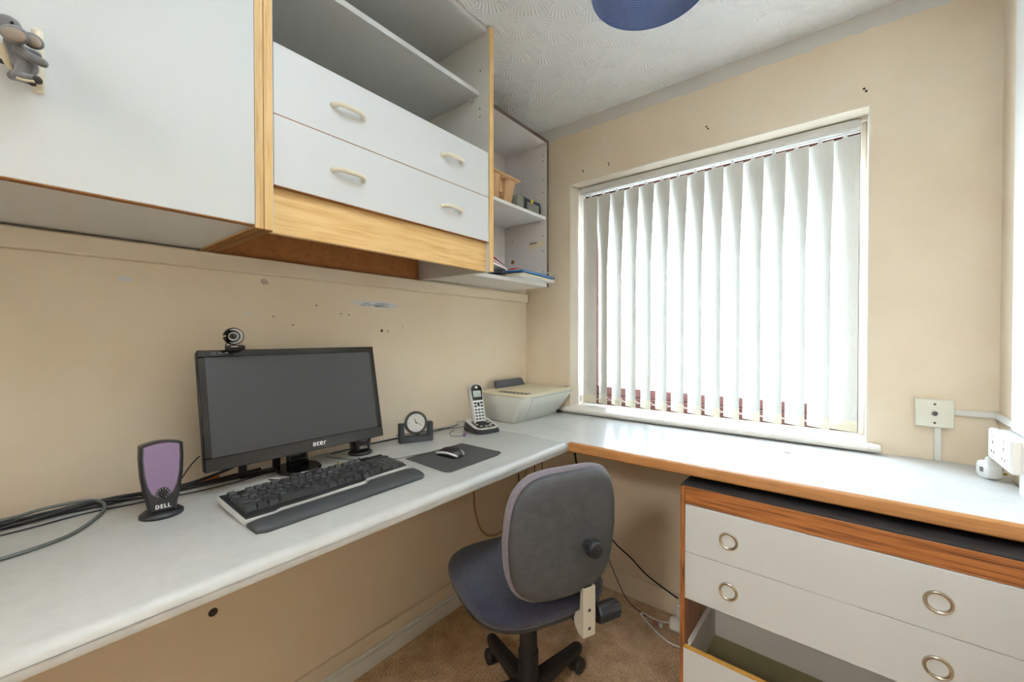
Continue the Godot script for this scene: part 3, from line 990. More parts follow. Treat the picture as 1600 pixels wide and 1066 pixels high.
	for k in 9:
		pr.box(Vector3(0.182 + k * 0.009, 1.7335 + k * 0.0005, z0 + 0.0194), Vector3(0.006, 0.007 if k % 3 else 0.009, 0.0004), 0.0, rot(4, -2, 3))
	obj("label_print", pr, M.panel_print, lab)

# ------------------------------------------------------------------ desks
func desks() -> void:
	var t := thing("long_desk", "long off-white laminate worktop with a rounded front edge below the cupboards", "desk", Vector3(0, 0, 0))
	var p := PackedVector2Array([Vector2(0.027, 0.820), Vector2(0.606, 0.820), Vector2(0.611, 0.8225), Vector2(0.613, 0.829), Vector2(0.613, 0.838)])
	for k in 7:
		var a := deg_to_rad(90.0 * k / 6.0)
		p.append(Vector2(0.593 + cos(a) * 0.020, 0.837 + sin(a) * 0.020))
	p.append(Vector2(0.027, DESK))
	obj("worktop", MB.new().prism(p, FZ - 0.557 - 0.01, Transform3D(Basis(), Vector3(0, 0, 0.557)), 0.0008), M.desk_laminate, t)
	obj("wall_batten", MB.new().bb(Vector3(0.0, 0.79, 0.557), Vector3(0.027, 0.846, FZ - 0.01)), M.batten_wood, t)
	var br := MB.new()
	br.bb(Vector3(0.0, 0.776, 0.557), Vector3(0.045, 0.82, FZ - 0.01))
	obj("bearer", br, M.wall_paint, t)
	var w := thing("window_desk", "white laminate worktop with a brown timber front edge under the window", "desk", Vector3(0, 0, 0))
	obj("worktop", MB.new().bb(Vector3(0.001, 0.826, 0.001), Vector3(RX - 0.001, DESK, 0.536)).bb(Vector3(0.001, 0.826, 0.536), Vector3(0.613, DESK, 0.5545), 0.0008), M.desk_laminate_gloss, w)
	var lp := PackedVector2Array([Vector2(-0.536, 0.822), Vector2(-0.536, DESK - 0.0002), Vector2(-0.550, DESK - 0.0006), Vector2(-0.555, 0.853), Vector2(-0.556, 0.848), Vector2(-0.556, 0.826), Vector2(-0.552, 0.822)])
	obj("front_lipping", MB.new().prism(lp, RX - 0.001 - 0.613, Transform3D(Basis(Vector3(0, 0, -1), Vector3(0, 1, 0), Vector3(1, 0, 0)), Vector3(0.613, 0, 0))), M.lipping, w)
	var bb := MB.new().bb(Vector3(0.001, 0.776, 0.001), Vector3(RX - 0.001, 0.826, 0.03))
	obj("bearer", bb, M.wall_paint, w)
	obj("knot_hole", MB.new().lathe([Vector2(0.0, 0.0004), Vector2(0.011, 0.0004), Vector2(0.012, 0.0)], 16, Transform3D(Basis.from_scale(Vector3(1, 1, 0.6)), Vector3(1.28, DESK, 0.20))), M.panel_print, w)

# ------------------------------------------------------------------ chest of drawers
func ring_handle() -> MB:
	# sunk ring pull, lies in XY, looks along +Z
	var m := MB.new()
	m.lathe([Vector2(0.0175, 0.0), Vector2(0.0185, 0.003), Vector2(0.0205, 0.0048), Vector2(0.0235, 0.0048), Vector2(0.0252, 0.003), Vector2(0.0258, 0.0)], 32, Transform3D(rot(90, 0, 0), Vector3.ZERO))
	return m

func chest() -> void:
	var c := thing("chest_of_drawers", "teak effect chest with white drawers and ring pulls under the window desk", "chest of drawers", Vector3(1.040, 0, 0.600), -1.7)
	var w := 0.712
	var hh := 0.803
	var dp := 0.47
	obj("side_panel", MB.new().bb(Vector3(0, 0, -dp), Vector3(0.0135, hh, 0.0), 0.0008), M.teak_y, c)
	obj("side_panel", MB.new().bb(Vector3(w - 0.0135, 0, -dp), Vector3(w, hh, 0.0), 0.0008), M.teak_y, c)
	obj("top_panel", MB.new().bb(Vector3(-0.001, hh, -dp), Vector3(w + 0.001, hh + 0.003, -0.004), 0.0006), M.chest_top, c)
	obj("top_rail", MB.new().bb(Vector3(0.0135, 0.750, -0.016), Vector3(w - 0.0135, hh, -0.001), 0.0006), M.teak_x, c)
	obj("back_panel", MB.new().bb(Vector3(0.0135, 0.03, -dp), Vector3(w - 0.0135, hh, -dp + 0.005)), M.melamine_warm, c)
	obj("plinth", MB.new().bb(Vector3(0.0135, 0.0, -0.04), Vector3(w - 0.0135, 0.06, -0.02)), M.teak_x, c)
	obj("base_panel", MB.new().bb(Vector3(0.0135, 0.06, -dp + 0.005), Vector3(w - 0.0135, 0.075, -0.02)), M.melamine_warm, c)
	for k in [[0.6045, 0.7485, 0.673], [0.4600, 0.6030, 0.527]]:
		var d := obj("drawer", MB.new().bb(Vector3(0.015, k[0], -0.016), Vector3(w - 0.015, k[1], 0.003), 0.001), M.drawer_white, c)
		var bx := MB.new()
		bx.bb(Vector3(0.03, k[0] + 0.02, -0.40), Vector3(0.042, k[1] - 0.015, -0.016))
		bx.bb(Vector3(w - 0.042, k[0] + 0.02, -0.40), Vector3(w - 0.03, k[1] - 0.015, -0.016))
		bx.bb(Vector3(0.042, k[0] + 0.02, -0.40), Vector3(w - 0.042, k[1] - 0.015, -0.39))
		bx.bb(Vector3(0.042, k[0] + 0.02, -0.39), Vector3(w - 0.042, k[0] + 0.025, -0.016))
		obj("drawer_box", bx, M.melamine_warm, d)
		for x in [0.136, 0.558]:
			var r := obj("ring_pull", ring_handle(), M.chrome, d)
			r.position = Vector3(x, k[2], 0.003)
	# lowest drawer, its top open where the drawer above is missing
	var e := obj("drawer", MB.new().bb(Vector3(0.012, 0.08, -0.010), Vector3(w - 0.012, 0.3085, 0.0065), 0.001), M.drawer_white, c)
	obj("raw_edge", MB.new().bb(Vector3(0.0122, 0.308, -0.0098), Vector3(w - 0.0122, 0.3105, 0.0062)), M.yellow_chipboard, e)
	var bx := MB.new()
	bx.bb(Vector3(0.018, 0.10, -0.315), Vector3(0.026, 0.306, -0.010), 0.001)
	bx.bb(Vector3(0.014, 0.298, -0.315), Vector3(0.022, 0.3095, -0.03), 0.001)
	bx.bb(Vector3(w - 0.026, 0.10, -0.315), Vector3(w - 0.018, 0.306, -0.010), 0.001)
	bx.bb(Vector3(0.026, 0.10, -0.315), Vector3(w - 0.026, 0.306, -0.303), 0.001)
	obj("drawer_box", bx, M.melamine_shelf, e)
	var bo := obj("drawer_bottom", MB.new().bb(Vector3(0.026, 0.176, -0.303), Vector3(w - 0.026, 0.181, -0.010)), M.olive_board, e)
	for k in 7:
		obj("rust_stain", MB.new().prism(blob(rng.randf_range(0.003, 0.007), rng.randf_range(0.002, 0.005), 9, 0.4), 0.0006, Transform3D(rot(-90, 0, 0), Vector3(0.055 + rng.randf_range(-0.016, 0.02), 0.181, -0.17 + rng.randf_range(-0.014, 0.014)))), M.stain, bo)
	for x in [0.136, 0.558]:
		var r := obj("ring_pull", ring_handle(), M.chrome, e)
		r.position = Vector3(x, 0.2, 0.0065)

# ------------------------------------------------------------------ things on the desk
func desk_things() -> void:
	monitor()
	webcam()
	keyboard()
	speaker(Vector3(0.225, DESK, 1.685), 84.0, "black desktop speaker with purple cloth front and volume dial beside the monitor", true)
	speaker(Vector3(0.128, DESK, 1.130), 80.0, "black desktop speaker half hidden behind the corner of the monitor", false)
	mouse()
	clock()
	phone()
	printer()
	cables()

func rounded(w: float, h: float, r: float, n := 5) -> PackedVector2Array:
	var p := PackedVector2Array()
	for c in [[1, 1, 0.0], [-1, 1, 90.0], [-1, -1, 180.0], [1, -1, 270.0]]:
		for k in n + 1:
			var a := deg_to_rad(c[2] + 90.0 * k / n)
			p.append(Vector2(c[0] * (w / 2 - r) + cos(a) * r, c[1] * (h / 2 - r) + sin(a) * r))
	return p

func ellipse(rx: float, ry: float, n := 28) -> PackedVector2Array:
	var p := PackedVector2Array()
	for k in n:
		p.append(Vector2(cos(TAU * k / n) * rx, sin(TAU * k / n) * ry))
	return p

func monitor() -> void:
	var m := thing("computer_monitor", "black widescreen computer monitor, switched off, on the long desk", "monitor", Vector3(0.155, DESK, 1.345), 90.0)
	# local: X right, Z towards the user
	var W := 0.506
	var H := 0.309
	var tilt := Transform3D(rot(-11.7, 0, 0), Vector3(0, 0.217, 0.013))
	var shell := MB.new()
	shell.at(tilt)
	shell.prism(rounded(W, H, 0.008), 0.016, Transform3D(Basis(), Vector3(0, 0, -0.016)), 0.002)
	shell.prism(rounded(W * 0.8, H * 0.75, 0.03), 0.022, Transform3D(Basis(), Vector3(0, 0, -0.037)), 0.008)
	var sh := obj("rear_shell", shell, M.black_matte, m)
	# bezel as four strips round a sunk screen
	var bz := MB.new()
	bz.at(tilt)
	var bs := 0.0165
	var bt := 0.0185
	var bbm := 0.034
	bz.bb(Vector3(-W / 2, H / 2 - bt, 0), Vector3(W / 2, H / 2, 0.006), 0.0018)
	bz.bb(Vector3(-W / 2, -H / 2, 0), Vector3(W / 2, -H / 2 + bbm, 0.006), 0.0018)
	bz.bb(Vector3(-W / 2, -H / 2 + bbm, 0), Vector3(-W / 2 + bs, H / 2 - bt, 0.006), 0.0018)
	bz.bb(Vector3(W / 2 - bs, -H / 2 + bbm, 0), Vector3(W / 2, H / 2 - bt, 0.006), 0.0018)
	obj("bezel", bz, M.black_gloss, m)
	var sc := MB.new()
	sc.at(tilt)
	sc.bb(Vector3(-W / 2 + bs, -H / 2 + bbm, 0.0), Vector3(W / 2 - bs, H / 2 - bt, 0.003))
	obj("screen", sc, M.screen_dark, m)
	text("logo", "acer", 0.0145, M.white_print, m, tilt * Transform3D(rot(0, 0, 0), Vector3(0.033, -H / 2 + 0.0185, 0.0062)), "Droid Sans", true)
	text("model_print", "LED  FULL HD", 0.0042, M.grey_print, m, tilt * Transform3D(Basis(), Vector3(-W / 2 + 0.05, H / 2 - 0.0085, 0.0062)))
	var neck := MB.new().loft([
		_ring(Vector3(0, 0.012, -0.02), 0.062, 0.03), _ring(Vector3(0, 0.05, -0.03), 0.058, 0.028), _ring(Vector3(0, 0.14, -0.035), 0.056, 0.026)])
	obj("neck", neck, M.black_gloss, m)
	obj("base", MB.new().prism(ellipse(0.062, 0.07), 0.012, Transform3D(rot(-90, 0, 0), Vector3(0, 0.0, -0.015)), 0.004), M.black_gloss, m)

func _ring(c: Vector3, w: float, d: float, n := 16) -> Array:
	var r := []
	for k in n:
		var a := TAU * k / n
		var cx := signf(cos(a)) * pow(absf(cos(a)), 0.5)
		var cz := signf(sin(a)) * pow(absf(sin(a)), 0.5)
		r.append(c + Vector3(cx * w / 2, 0, cz * d / 2))
	return r

func webcam() -> void:
	var w := thing("webcam", "round black webcam with a pale band clipped on top of the monitor", "webcam", Vector3(0.150, 1.2335, 1.517), 62.0)
	obj("clip", MB.new().prism(rounded(0.042, 0.013, 0.005), 0.032, Transform3D(Basis(), Vector3(0.004, -0.001, -0.012)), 0.002).bb(Vector3(-0.014, -0.010, 0.018), Vector3(0.022, -0.002, 0.023), 0.002), M.black_gloss, w)
	var mk := MB.new()
	for k in 5:
		mk.box(Vector3(-0.002 + k * 0.0032, 0.002, 0.0202), Vector3(0.0022, 0.0022, 0.0006))
	obj("clip_print", mk, M.white_print, w)
	obj("ball", MB.new().ball(Vector3(-0.001, 0.029, 0.0), Vector3(0.0245, 0.0235, 0.023), 28), M.black_gloss, w)
	var rg := MB.new()
	var aim := Transform3D(rot(90, 0, 0), Vector3(0.003, 0.029, 0.0))
	rg.lathe([Vector2(0.0145, 0.016), Vector2(0.0175, 0.0165), Vector2(0.0195, 0.015), Vector2(0.0205, 0.012), Vector2(0.0185, 0.009)], 32, aim)
	obj("silver_ring", rg, M.silver, w)
	var bd := MB.new().tube([Vector3(-0.014, 0.03, 0.0185), Vector3(-0.0205, 0.029, 0.0135), Vector3(-0.0245, 0.0285, 0.006), Vector3(-0.0255, 0.028, -0.003)], 0.0022, 8, false, 0.0014)
	obj("silver_band", bd, M.silver, w)
	var ln := MB.new()
	ln.lathe([Vector2(0.0145, 0.0165), Vector2(0.0135, 0.021), Vector2(0.0115, 0.0225), Vector2(0.0105, 0.0215), Vector2(0.007, 0.0205), Vector2(0.0, 0.0205)], 28, aim)
	var le := obj("lens_barrel", ln, M.black_plastic, w)
	obj("lens_ring", MB.new().lathe([Vector2(0.0085, 0.0215), Vector2(0.0100, 0.0222), Vector2(0.0112, 0.0226)], 24, aim), M.silver, le)
	obj("lens_glass", MB.new().ball(Vector3(0.003, 0.029, 0.0185), Vector3(0.0065, 0.0065, 0.0035), 16), M.black_gloss, le)
	obj("cable", MB.new().tube([Vector3(-0.016, 0.016, -0.012), Vector3(-0.022, 0.006, -0.017), Vector3(-0.026, -0.02, -0.03), Vector3(-0.026, -0.1, -0.05)], 0.0016, 6), M.black_matte, w)

func keycap(w: float, d: float, h: float) -> ArrayMesh:
	var m := MB.new()
	m.flat()
	var b0 := Vector2(w / 2 - 0.0006, d / 2 - 0.0006)
	var t := Vector2(w / 2 - 0.0026, d / 2 - 0.0024)
	var lo := [Vector3(-b0.x, 0, -b0.y), Vector3(b0.x, 0, -b0.y), Vector3(b0.x, 0, b0.y), Vector3(-b0.x, 0, b0.y)]
	var hi := [Vector3(-t.x, h, -t.y - 0.0006), Vector3(t.x, h, -t.y - 0.0006), Vector3(t.x, h, t.y - 0.0006), Vector3(-t.x, h, t.y - 0.0006)]
	var hi2 := []
	for p in hi:
		hi2.append(Vector3(p.x * 0.93, h + 0.0006, p.z * 0.93))
	for k in 4:
		var k2 := (k + 1) % 4
		m.quad(lo[k], lo[k2], hi[k2], hi[k], (lo[k] + lo[k2]) / 2.0)
		m.quad(hi[k], hi[k2], hi2[k2], hi2[k], (lo[k] + lo[k2]) / 2.0 + Vector3.UP * 0.02)
	m.quad(hi2[0], hi2[1], hi2[2], hi2[3], Vector3.UP)
	return m.done()

func keyboard() -> void:
	var k := thing("keyboard", "black full size keyboard with silver rim and a padded wrist rest", "keyboard", Vector3(0.352, DESK, 1.368), 90.8)
	# local X right, Z to the user; body slopes up to the rear
	var L := 0.448
	var slope := 3.6
	var tf := Transform3D(rot(slope, 0, 0), Vector3(0, 0.0155, 0))
	var p := PackedVector2Array()
	# front edge with a step where the rest meets it
	for q in [Vector2(-L / 2, -0.082), Vector2(L / 2, -0.082), Vector2(L / 2, 0.058), Vector2(0.085, 0.062), Vector2(0.07, 0.074), Vector2(-0.10, 0.080), Vector2(-0.15, 0.078), Vector2(-0.165, 0.086), Vector2(-L / 2, 0.084)]:
		p.append(Vector2(q.x, -q.y))
	var low := MB.new().at(tf)
	low.prism(p, 0.014, Transform3D(rot(-90, 0, 0), Vector3(0, -0.010, 0)), 0.002)
	obj("silver_case", low, M.silver, k)
	var p2 := PackedVector2Array()
	for q in p:
		p2.append(Vector2(q.x * 0.985, q.y - 0.003 * signf(q.y)))
	obj("deck", MB.new().at(tf).prism(p2, 0.004, Transform3D(rot(-90, 0, 0), Vector3(0, 0.003, 0)), 0.001), M.black_matte, k)
	var feet := MB.new()
	feet.box(Vector3(-0.19, 0.004, -0.072), Vector3(0.03, 0.0085, 0.012), 0.001)
	feet.box(Vector3(0.19, 0.004, -0.072), Vector3(0.03, 0.0085, 0.012), 0.001)
	feet.box(Vector3(-0.18, 0.001, 0.07), Vector3(0.03, 0.0025, 0.01))
	feet.box(Vector3(0.18, 0.001, 0.05), Vector3(0.03, 0.0025, 0.01))
	obj("feet", feet, M.black_matte, k)
	var u := 0.0188
	var caps := {}
	var x0 := -0.213
	var rows := [
		[-0.052, [[0, 1], [2, 1], [3, 1], [4, 1], [5, 1], [6.5, 1], [7.5, 1], [8.5, 1], [9.5, 1], [11, 1], [12, 1], [13, 1], [14, 1], [15.25, 1], [16.25, 1], [17.25, 1]]],
		[-0.026, [[0, 1], [1, 1], [2, 1], [3, 1], [4, 1], [5, 1], [6, 1], [7, 1], [8, 1], [9, 1], [10, 1], [11, 1], [12, 1], [13, 2], [15.25, 1], [16.25, 1], [17.25, 1], [18.5, 1], [19.5, 1], [20.5, 1], [21.5, 1]]],
		[-0.007, [[0, 1.5], [1.5, 1], [2.5, 1], [3.5, 1], [4.5, 1], [5.5, 1], [6.5, 1], [7.5, 1], [8.5, 1], [9.5, 1], [10.5, 1], [11.5, 1], [12.5, 1], [13.5, 1.5], [15.25, 1], [16.25, 1], [17.25, 1], [18.5, 1], [19.5, 1], [20.5, 1]]],
		[0.012, [[0, 1.75], [1.75, 1], [2.75, 1], [3.75, 1], [4.75, 1], [5.75, 1], [6.75, 1], [7.75, 1], [8.75, 1], [9.75, 1], [10.75, 1], [11.75, 1], [12.75, 2.25], [18.5, 1], [19.5, 1], [20.5, 1]]],
		[0.031, [[0, 2.25], [2.25, 1], [3.25, 1], [4.25, 1], [5.25, 1], [6.25, 1], [7.25, 1], [8.25, 1], [9.25, 1], [10.25, 1], [11.25, 1], [12.25, 2.75], [16.25, 1], [18.5, 1], [19.5, 1], [20.5, 1]]],
		[0.050, [[0, 1.25], [1.25, 1.25], [2.5, 1.25], [3.75, 6.25], [10, 1.25], [11.25, 1.25], [12.5, 1.25], [13.75, 1.25], [15.25, 1], [16.25, 1], [17.25, 1], [18.5, 2], [20.5, 1]]],
	]
	for r in rows.size():
		for q in rows[r][1]:
			var w: float = q[1]
			var key := "%.2f" % w
			if not caps.has(key):
				caps[key] = keycap(w * u, u, 0.0098)
			var o := obj("key", caps[key], M.key_black, k)
			var lift := 0.002 * absf(r - 3.0) / 3.0
			o.transform = tf * Transform3D(rot((r - 3) * 2.0, 0, 0), Vector3(x0 + (q[0] + w / 2.0) * u, 0.0065 + lift, rows[r][0]))
	for z in [-0.007, 0.031]:
		if not caps.has("tall"):
			caps["tall"] = keycap(u, u * 2.0, 0.0098)
		var o := obj("key", caps["tall"], M.key_black, k)
		o.transform = tf * Transform3D(Basis(), Vector3(x0 + 22.0 * u, 0.0065, z + u / 2.0))
	# flat media keys along the rear
	var md := MB.new().at(tf)
	for i in 4:
		md.box(Vector3(0.045 + i * 0.022, 0.0075, -0.072), Vector3(0.020, 0.002, 0.011), 0.0006)
	obj("media_keys", md, M.charcoal, k)
	obj("indicator_window", MB.new().at(tf).box(Vector3(0.153, 0.0075, -0.072), Vector3(0.04, 0.002, 0.012), 0.0006), M.black_gloss, k)
	# wrist rest: rounded pad along the front
	var rings := []
	var prof := [[0.0, 0.0], [0.004, 0.012], [0.02, 0.0185], [0.045, 0.0165], [0.06, 0.0105], [0.066, 0.003], [0.064, 0.0]]
	var n := 26
	for i in n + 1:
		var t := float(i) / n
		var x := lerpf(-0.222, 0.222, t)
		var e := minf(t, 1.0 - t) * 0.444
		var s := 1.0 if e > 0.02 else sqrt(maxf(0.02, 1.0 - pow(1.0 - e / 0.02, 2.0)))
		var z0 := 0.082
		if x > 0.085:
			z0 = 0.064
		elif x > 0.07:
			z0 = lerpf(0.075, 0.064, (x - 0.07) / 0.015)
		elif x < -0.165:
			z0 = 0.088
		var depth := (0.150 - z0) / 0.066
		var ring := []
		for q in prof:
			ring.append(Vector3(x, q[1] * lerpf(0.75, 1.0, s) , z0 + q[0] * depth * lerpf(0.8, 1.0, s)))
		rings.append(ring)
	obj("wrist_rest", MB.new().loft(rings), M.charcoal, k)
	# mouse pointer receiver and stub on the rear
	obj("usb_plug", MB.new().box(Vector3(0.13, 0.018, -0.088), Vector3(0.018, 0.01, 0.012), 0.001), M.silver, k)

func speaker(where: Vector3, turn: float, label: String, dial: bool) -> void:
	var s := thing("desktop_speaker", label, "speaker", where, turn, "pair of desktop speakers")
	# outline of the front, local XY, looking along +Z, tilted back a little
	var lean := Transform3D(rot(-5, 0, 0), Vector3(0, 0.012, 0.006))
	var out := PackedVector2Array()
	var hw := [[0.0, 0.0235], [0.02, 0.0265], [0.045, 0.032], [0.08, 0.0365], [0.12, 0.0385], [0.148, 0.0375]]
	for q in hw:
		out.append(Vector2(q[1], q[0]))
	for k in range(1, 8):
		var x := lerpf(0.0375, -0.0375, k / 8.0)
		out.append(Vector2(x, 0.148 + 0.007 * (1.0 - pow(x / 0.0375, 2.0))))
	for k in range(hw.size() - 1, -1, -1):
		out.append(Vector2(-hw[k][1], hw[k][0]))
	obj("cabinet", MB.new().at(lean).prism(out, 0.062, Transform3D(Basis(), Vector3(0, 0, -0.045)), 0.005), M.black_plastic, s)
	var cl := PackedVector2Array()
	for q in [[0.033, 0.009], [0.044, 0.0195], [0.06, 0.0255], [0.085, 0.0300], [0.12, 0.0320], [0.1475, 0.0310]]:
		cl.append(Vector2(q[1], q[0]))
	for k in range(1, 8):
		var x := lerpf(0.031, -0.031, k / 8.0)
		cl.append(Vector2(x, 0.1475 + 0.006 * (1.0 - pow(x / 0.031, 2.0))))
	for q in [[0.1475, 0.0310], [0.12, 0.0320], [0.085, 0.0300], [0.06, 0.0255], [0.044, 0.0195], [0.033, 0.009]]:
		cl.append(Vector2(-q[1], q[0]))
	obj("grille_cloth", MB.new().at(lean).prism(cl, 0.004, Transform3D(Basis(), Vector3(0, 0, 0.0155)), 0.0018), M.purple_cloth, s)
	if dial:
		var dl := MB.new().at(lean)
		dl.lathe([Vector2(0.0125, 0.0), Vector2(0.0125, 0.003), Vector2(0.007, 0.003), Vector2(0.0065, 0.009), Vector2(0.0, 0.0095)], 24, Transform3D(rot(90, 0, 0), Vector3(0, 0.0425, 0.0175)))
		var dd := obj("volume_dial", dl, M.black_matte, s)
		var tk := MB.new().at(lean)
		for k in 11:
			var a := deg_to_rad(-60.0 + 300.0 * k / 10.0)
			tk.box(Vector3(cos(a) * 0.0098, 0.0425 + sin(a) * 0.0098, 0.0207), Vector3(0.0014, 0.0014, 0.0006))
		obj("dial_marks", tk, M.white_print, dd)
	text("logo", "DELL", 0.0085, M.white_print, s, lean * Transform3D(Basis(), Vector3(0, 0.0135, 0.0172)), "Droid Sans", true)
	var ft := PackedVector2Array()
	for k in 28:
		var a := TAU * k / 28
		ft.append(Vector2(cos(a) * 0.040, sin(a) * 0.038))
	var rings := []
	for q in [[0.0, 1.0], [0.006, 1.0], [0.011, 0.86], [0.017, 0.6]]:
		var r := []
		for v in ft:
			r.append(Vector3(v.x * q[1], q[0], v.y * q[1] - 0.006))
		rings.append(r)
	obj("foot", MB.new().loft(rings), M.black_plastic, s)

func mouse() -> void:
	var pts := PackedVector2Array([Vector2(0.0, 0.0), Vector2(0.253, 0.006), Vector2(0.255, 0.196), Vector2(0.246, 0.198), Vector2(0.244, 0.206), Vector2(0.232, 0.205), Vector2(0.226, 0.212), Vector2(0.0, 0.218), Vector2(-0.010, 0.205)])
	var pad := MB.new().prism(pts, 0.003, Transform3D(Basis(Vector3(0, 0, -1), Vector3(1, 0, 0), Vector3(0, -1, 0)), Vector3(0.303, DESK + 0.003, 1.075)), 0.0008)
	tag(obj("mouse_mat", pad, M.mouse_mat), "worn dark grey rectangular mat under the computer mouse", "mouse mat")
	var m := thing("computer_mouse", "black and silver wired computer mouse lying on the dark mat", "mouse", Vector3(0.396, DESK + 0.003, 0.962), 96.0)
	var ms := 0.86
	# body: rings along Z, front at -Z
	var prof := [[-0.052, 0.020, 0.010], [-0.048, 0.026, 0.019], [-0.035, 0.029, 0.026], [-0.012, 0.0295, 0.033], [0.012, 0.030, 0.036], [0.032, 0.029, 0.032], [0.045, 0.025, 0.023], [0.051, 0.017, 0.012]]
	var body := []
	var top := []
	var band := []
	for q in prof:
		var r := []
		var tr := []
		var n := 24
		for k in n:
			var a := TAU * k / n
			var y := sin(a)
			var yy: float = (q[2] * pow(maxf(y, 0.0), 0.8)) if y > 0.0 else 0.0
			r.append(Vector3(cos(a) * q[1], yy + 0.0005, q[0]))
		for k in n:
			r[k] = r[k] * ms
		body.append(r)
	obj("body", MB.new().loft(body), M.black_plastic, m)
	for s in [-1.0, 1.0]:
		var pp := []
		for q in prof:
			pp.append(Vector3(s * q[1] * 0.97, q[2] * 0.42 + 0.002, q[0]) * ms)
		obj("silver_side", MB.new().tube(pp, 0.0042, 8), M.silver, m)
	obj("scroll_wheel", MB.new().lathe([Vector2(0.0, -0.0035), Vector2(0.009, -0.0035), Vector2(0.0105, 0.0), Vector2(0.009, 0.0035), Vector2(0.0, 0.0035)], 20, Transform3D(rot(0, 0, 90), Vector3(0, 0.0125, -0.028))), M.charcoal, m)
	var bt := MB.new()
	bt.tube([Vector3(0, 0.0185, -0.0405), Vector3(0, 0.0235, -0.031), Vector3(0, 0.0297, -0.010)], 0.0008, 6)
	obj("button_seam", bt, M.silver, m)
	var cb := []
	for q in [Vector3(0.345, 0.012, 0.968), Vector3(0.325, 0.008, 0.985), Vector3(0.312, 0.006, 1.02), Vector3(0.303, 0.006, 1.06), Vector3(0.285, 0.004, 1.10), Vector3(0.262, 0.003, 1.14), Vector3(0.22, 0.003, 1.17), Vector3(0.15, 0.003, 1.205), Vector3(0.08, 0.003, 1.23)]:
		cb.append(m.transform.affine_inverse() * Vector3(q.x, DESK + q.y, q.z))
	obj("cable", MB.new().tube(smooth_path(cb), 0.0016, 6), M.grey_cable, m)

func smooth_path(p: Array, per := 5) -> Array:
	var out := []
	for i in p.size() - 1:
		var a: Vector3 = p[maxi(i - 1, 0)]
		var b: Vector3 = p[i]
		var c: Vector3 = p[i + 1]
		var d: Vector3 = p[mini(i + 2, p.size() - 1)]
		for k in per:
			out.append(b.cubic_interpolate(c, a, d, float(k) / per))
	out.append(p[p.size() - 1])
	return out

func clock() -> void:
	var c := thing("desk_clock", "small round analogue clock swivelling in a grey U-shaped stand", "clock", Vector3(0.142, DESK, 0.906), 65.9)
	var u := PackedVector2Array([Vector2(-0.064, 0.0), Vector2(0.064, 0.0), Vector2(0.064, 0.072), Vector2(0.047, 0.072), Vector2(0.047, 0.020), Vector2(-0.047, 0.020), Vector2(-0.047, 0.072), Vector2(-0.064, 0.072)])
	obj("stand", MB.new().prism(u, 0.034, Transform3D(Basis(), Vector3(0, 0, -0.017)), 0.0015), M.charcoal, c)
	var tl := Transform3D(rot(90 - 8, 0, 0), Vector3(0, 0.072, 0))
	obj("case", MB.new().lathe([Vector2(0.0, -0.010), Vector2(0.040, -0.010), Vector2(0.0435, -0.006), Vector2(0.0435, 0.008), Vector2(0.041, 0.011), Vector2(0.0355, 0.011), Vector2(0.0345, 0.006)], 40, tl), M.charcoal, c)
	obj("pivot", MB.new().tube([Vector3(-0.06, 0.068, 0), Vector3(0.06, 0.068, 0)], 0.006, 12), M.charcoal, c)
	var f := obj("dial", MB.new().lathe([Vector2(0.035, 0.0045), Vector2(0.035, 0.0062), Vector2(0.0, 0.0064)], 36, tl), M.clock_face, c)
	var tk := MB.new().at(tl)
	for k in 12:
		var a := TAU * k / 12.0
		tk.box(Vector3(sin(a) * 0.0285, 0.0066, -cos(a) * 0.0285), Vector3(0.0012, 0.0006, 0.005 if k % 3 == 0 else 0.0022), 0.0, Basis(Vector3.UP, -a))
	obj("hour_marks", tk, M.charcoal, f)
	var hm := MB.new().at(tl)
	# short hand towards eleven, long hand towards four
	for q in [[-22.0, 0.017, 0.0024], [116.0, 0.022, 0.0018]]:
		var a := deg_to_rad(q[0])
		hm.box(Vector3(sin(a) * q[1] / 2, 0.0074, -cos(a) * q[1] / 2), Vector3(q[2], 0.0007, q[1]), 0.0, Basis(Vector3.UP, -a))
	hm.lathe([Vector2(0.003, 0.0064), Vector2(0.003, 0.0084), Vector2(0.0, 0.0086)], 12)
	obj("hands", hm, M.black_matte, f)

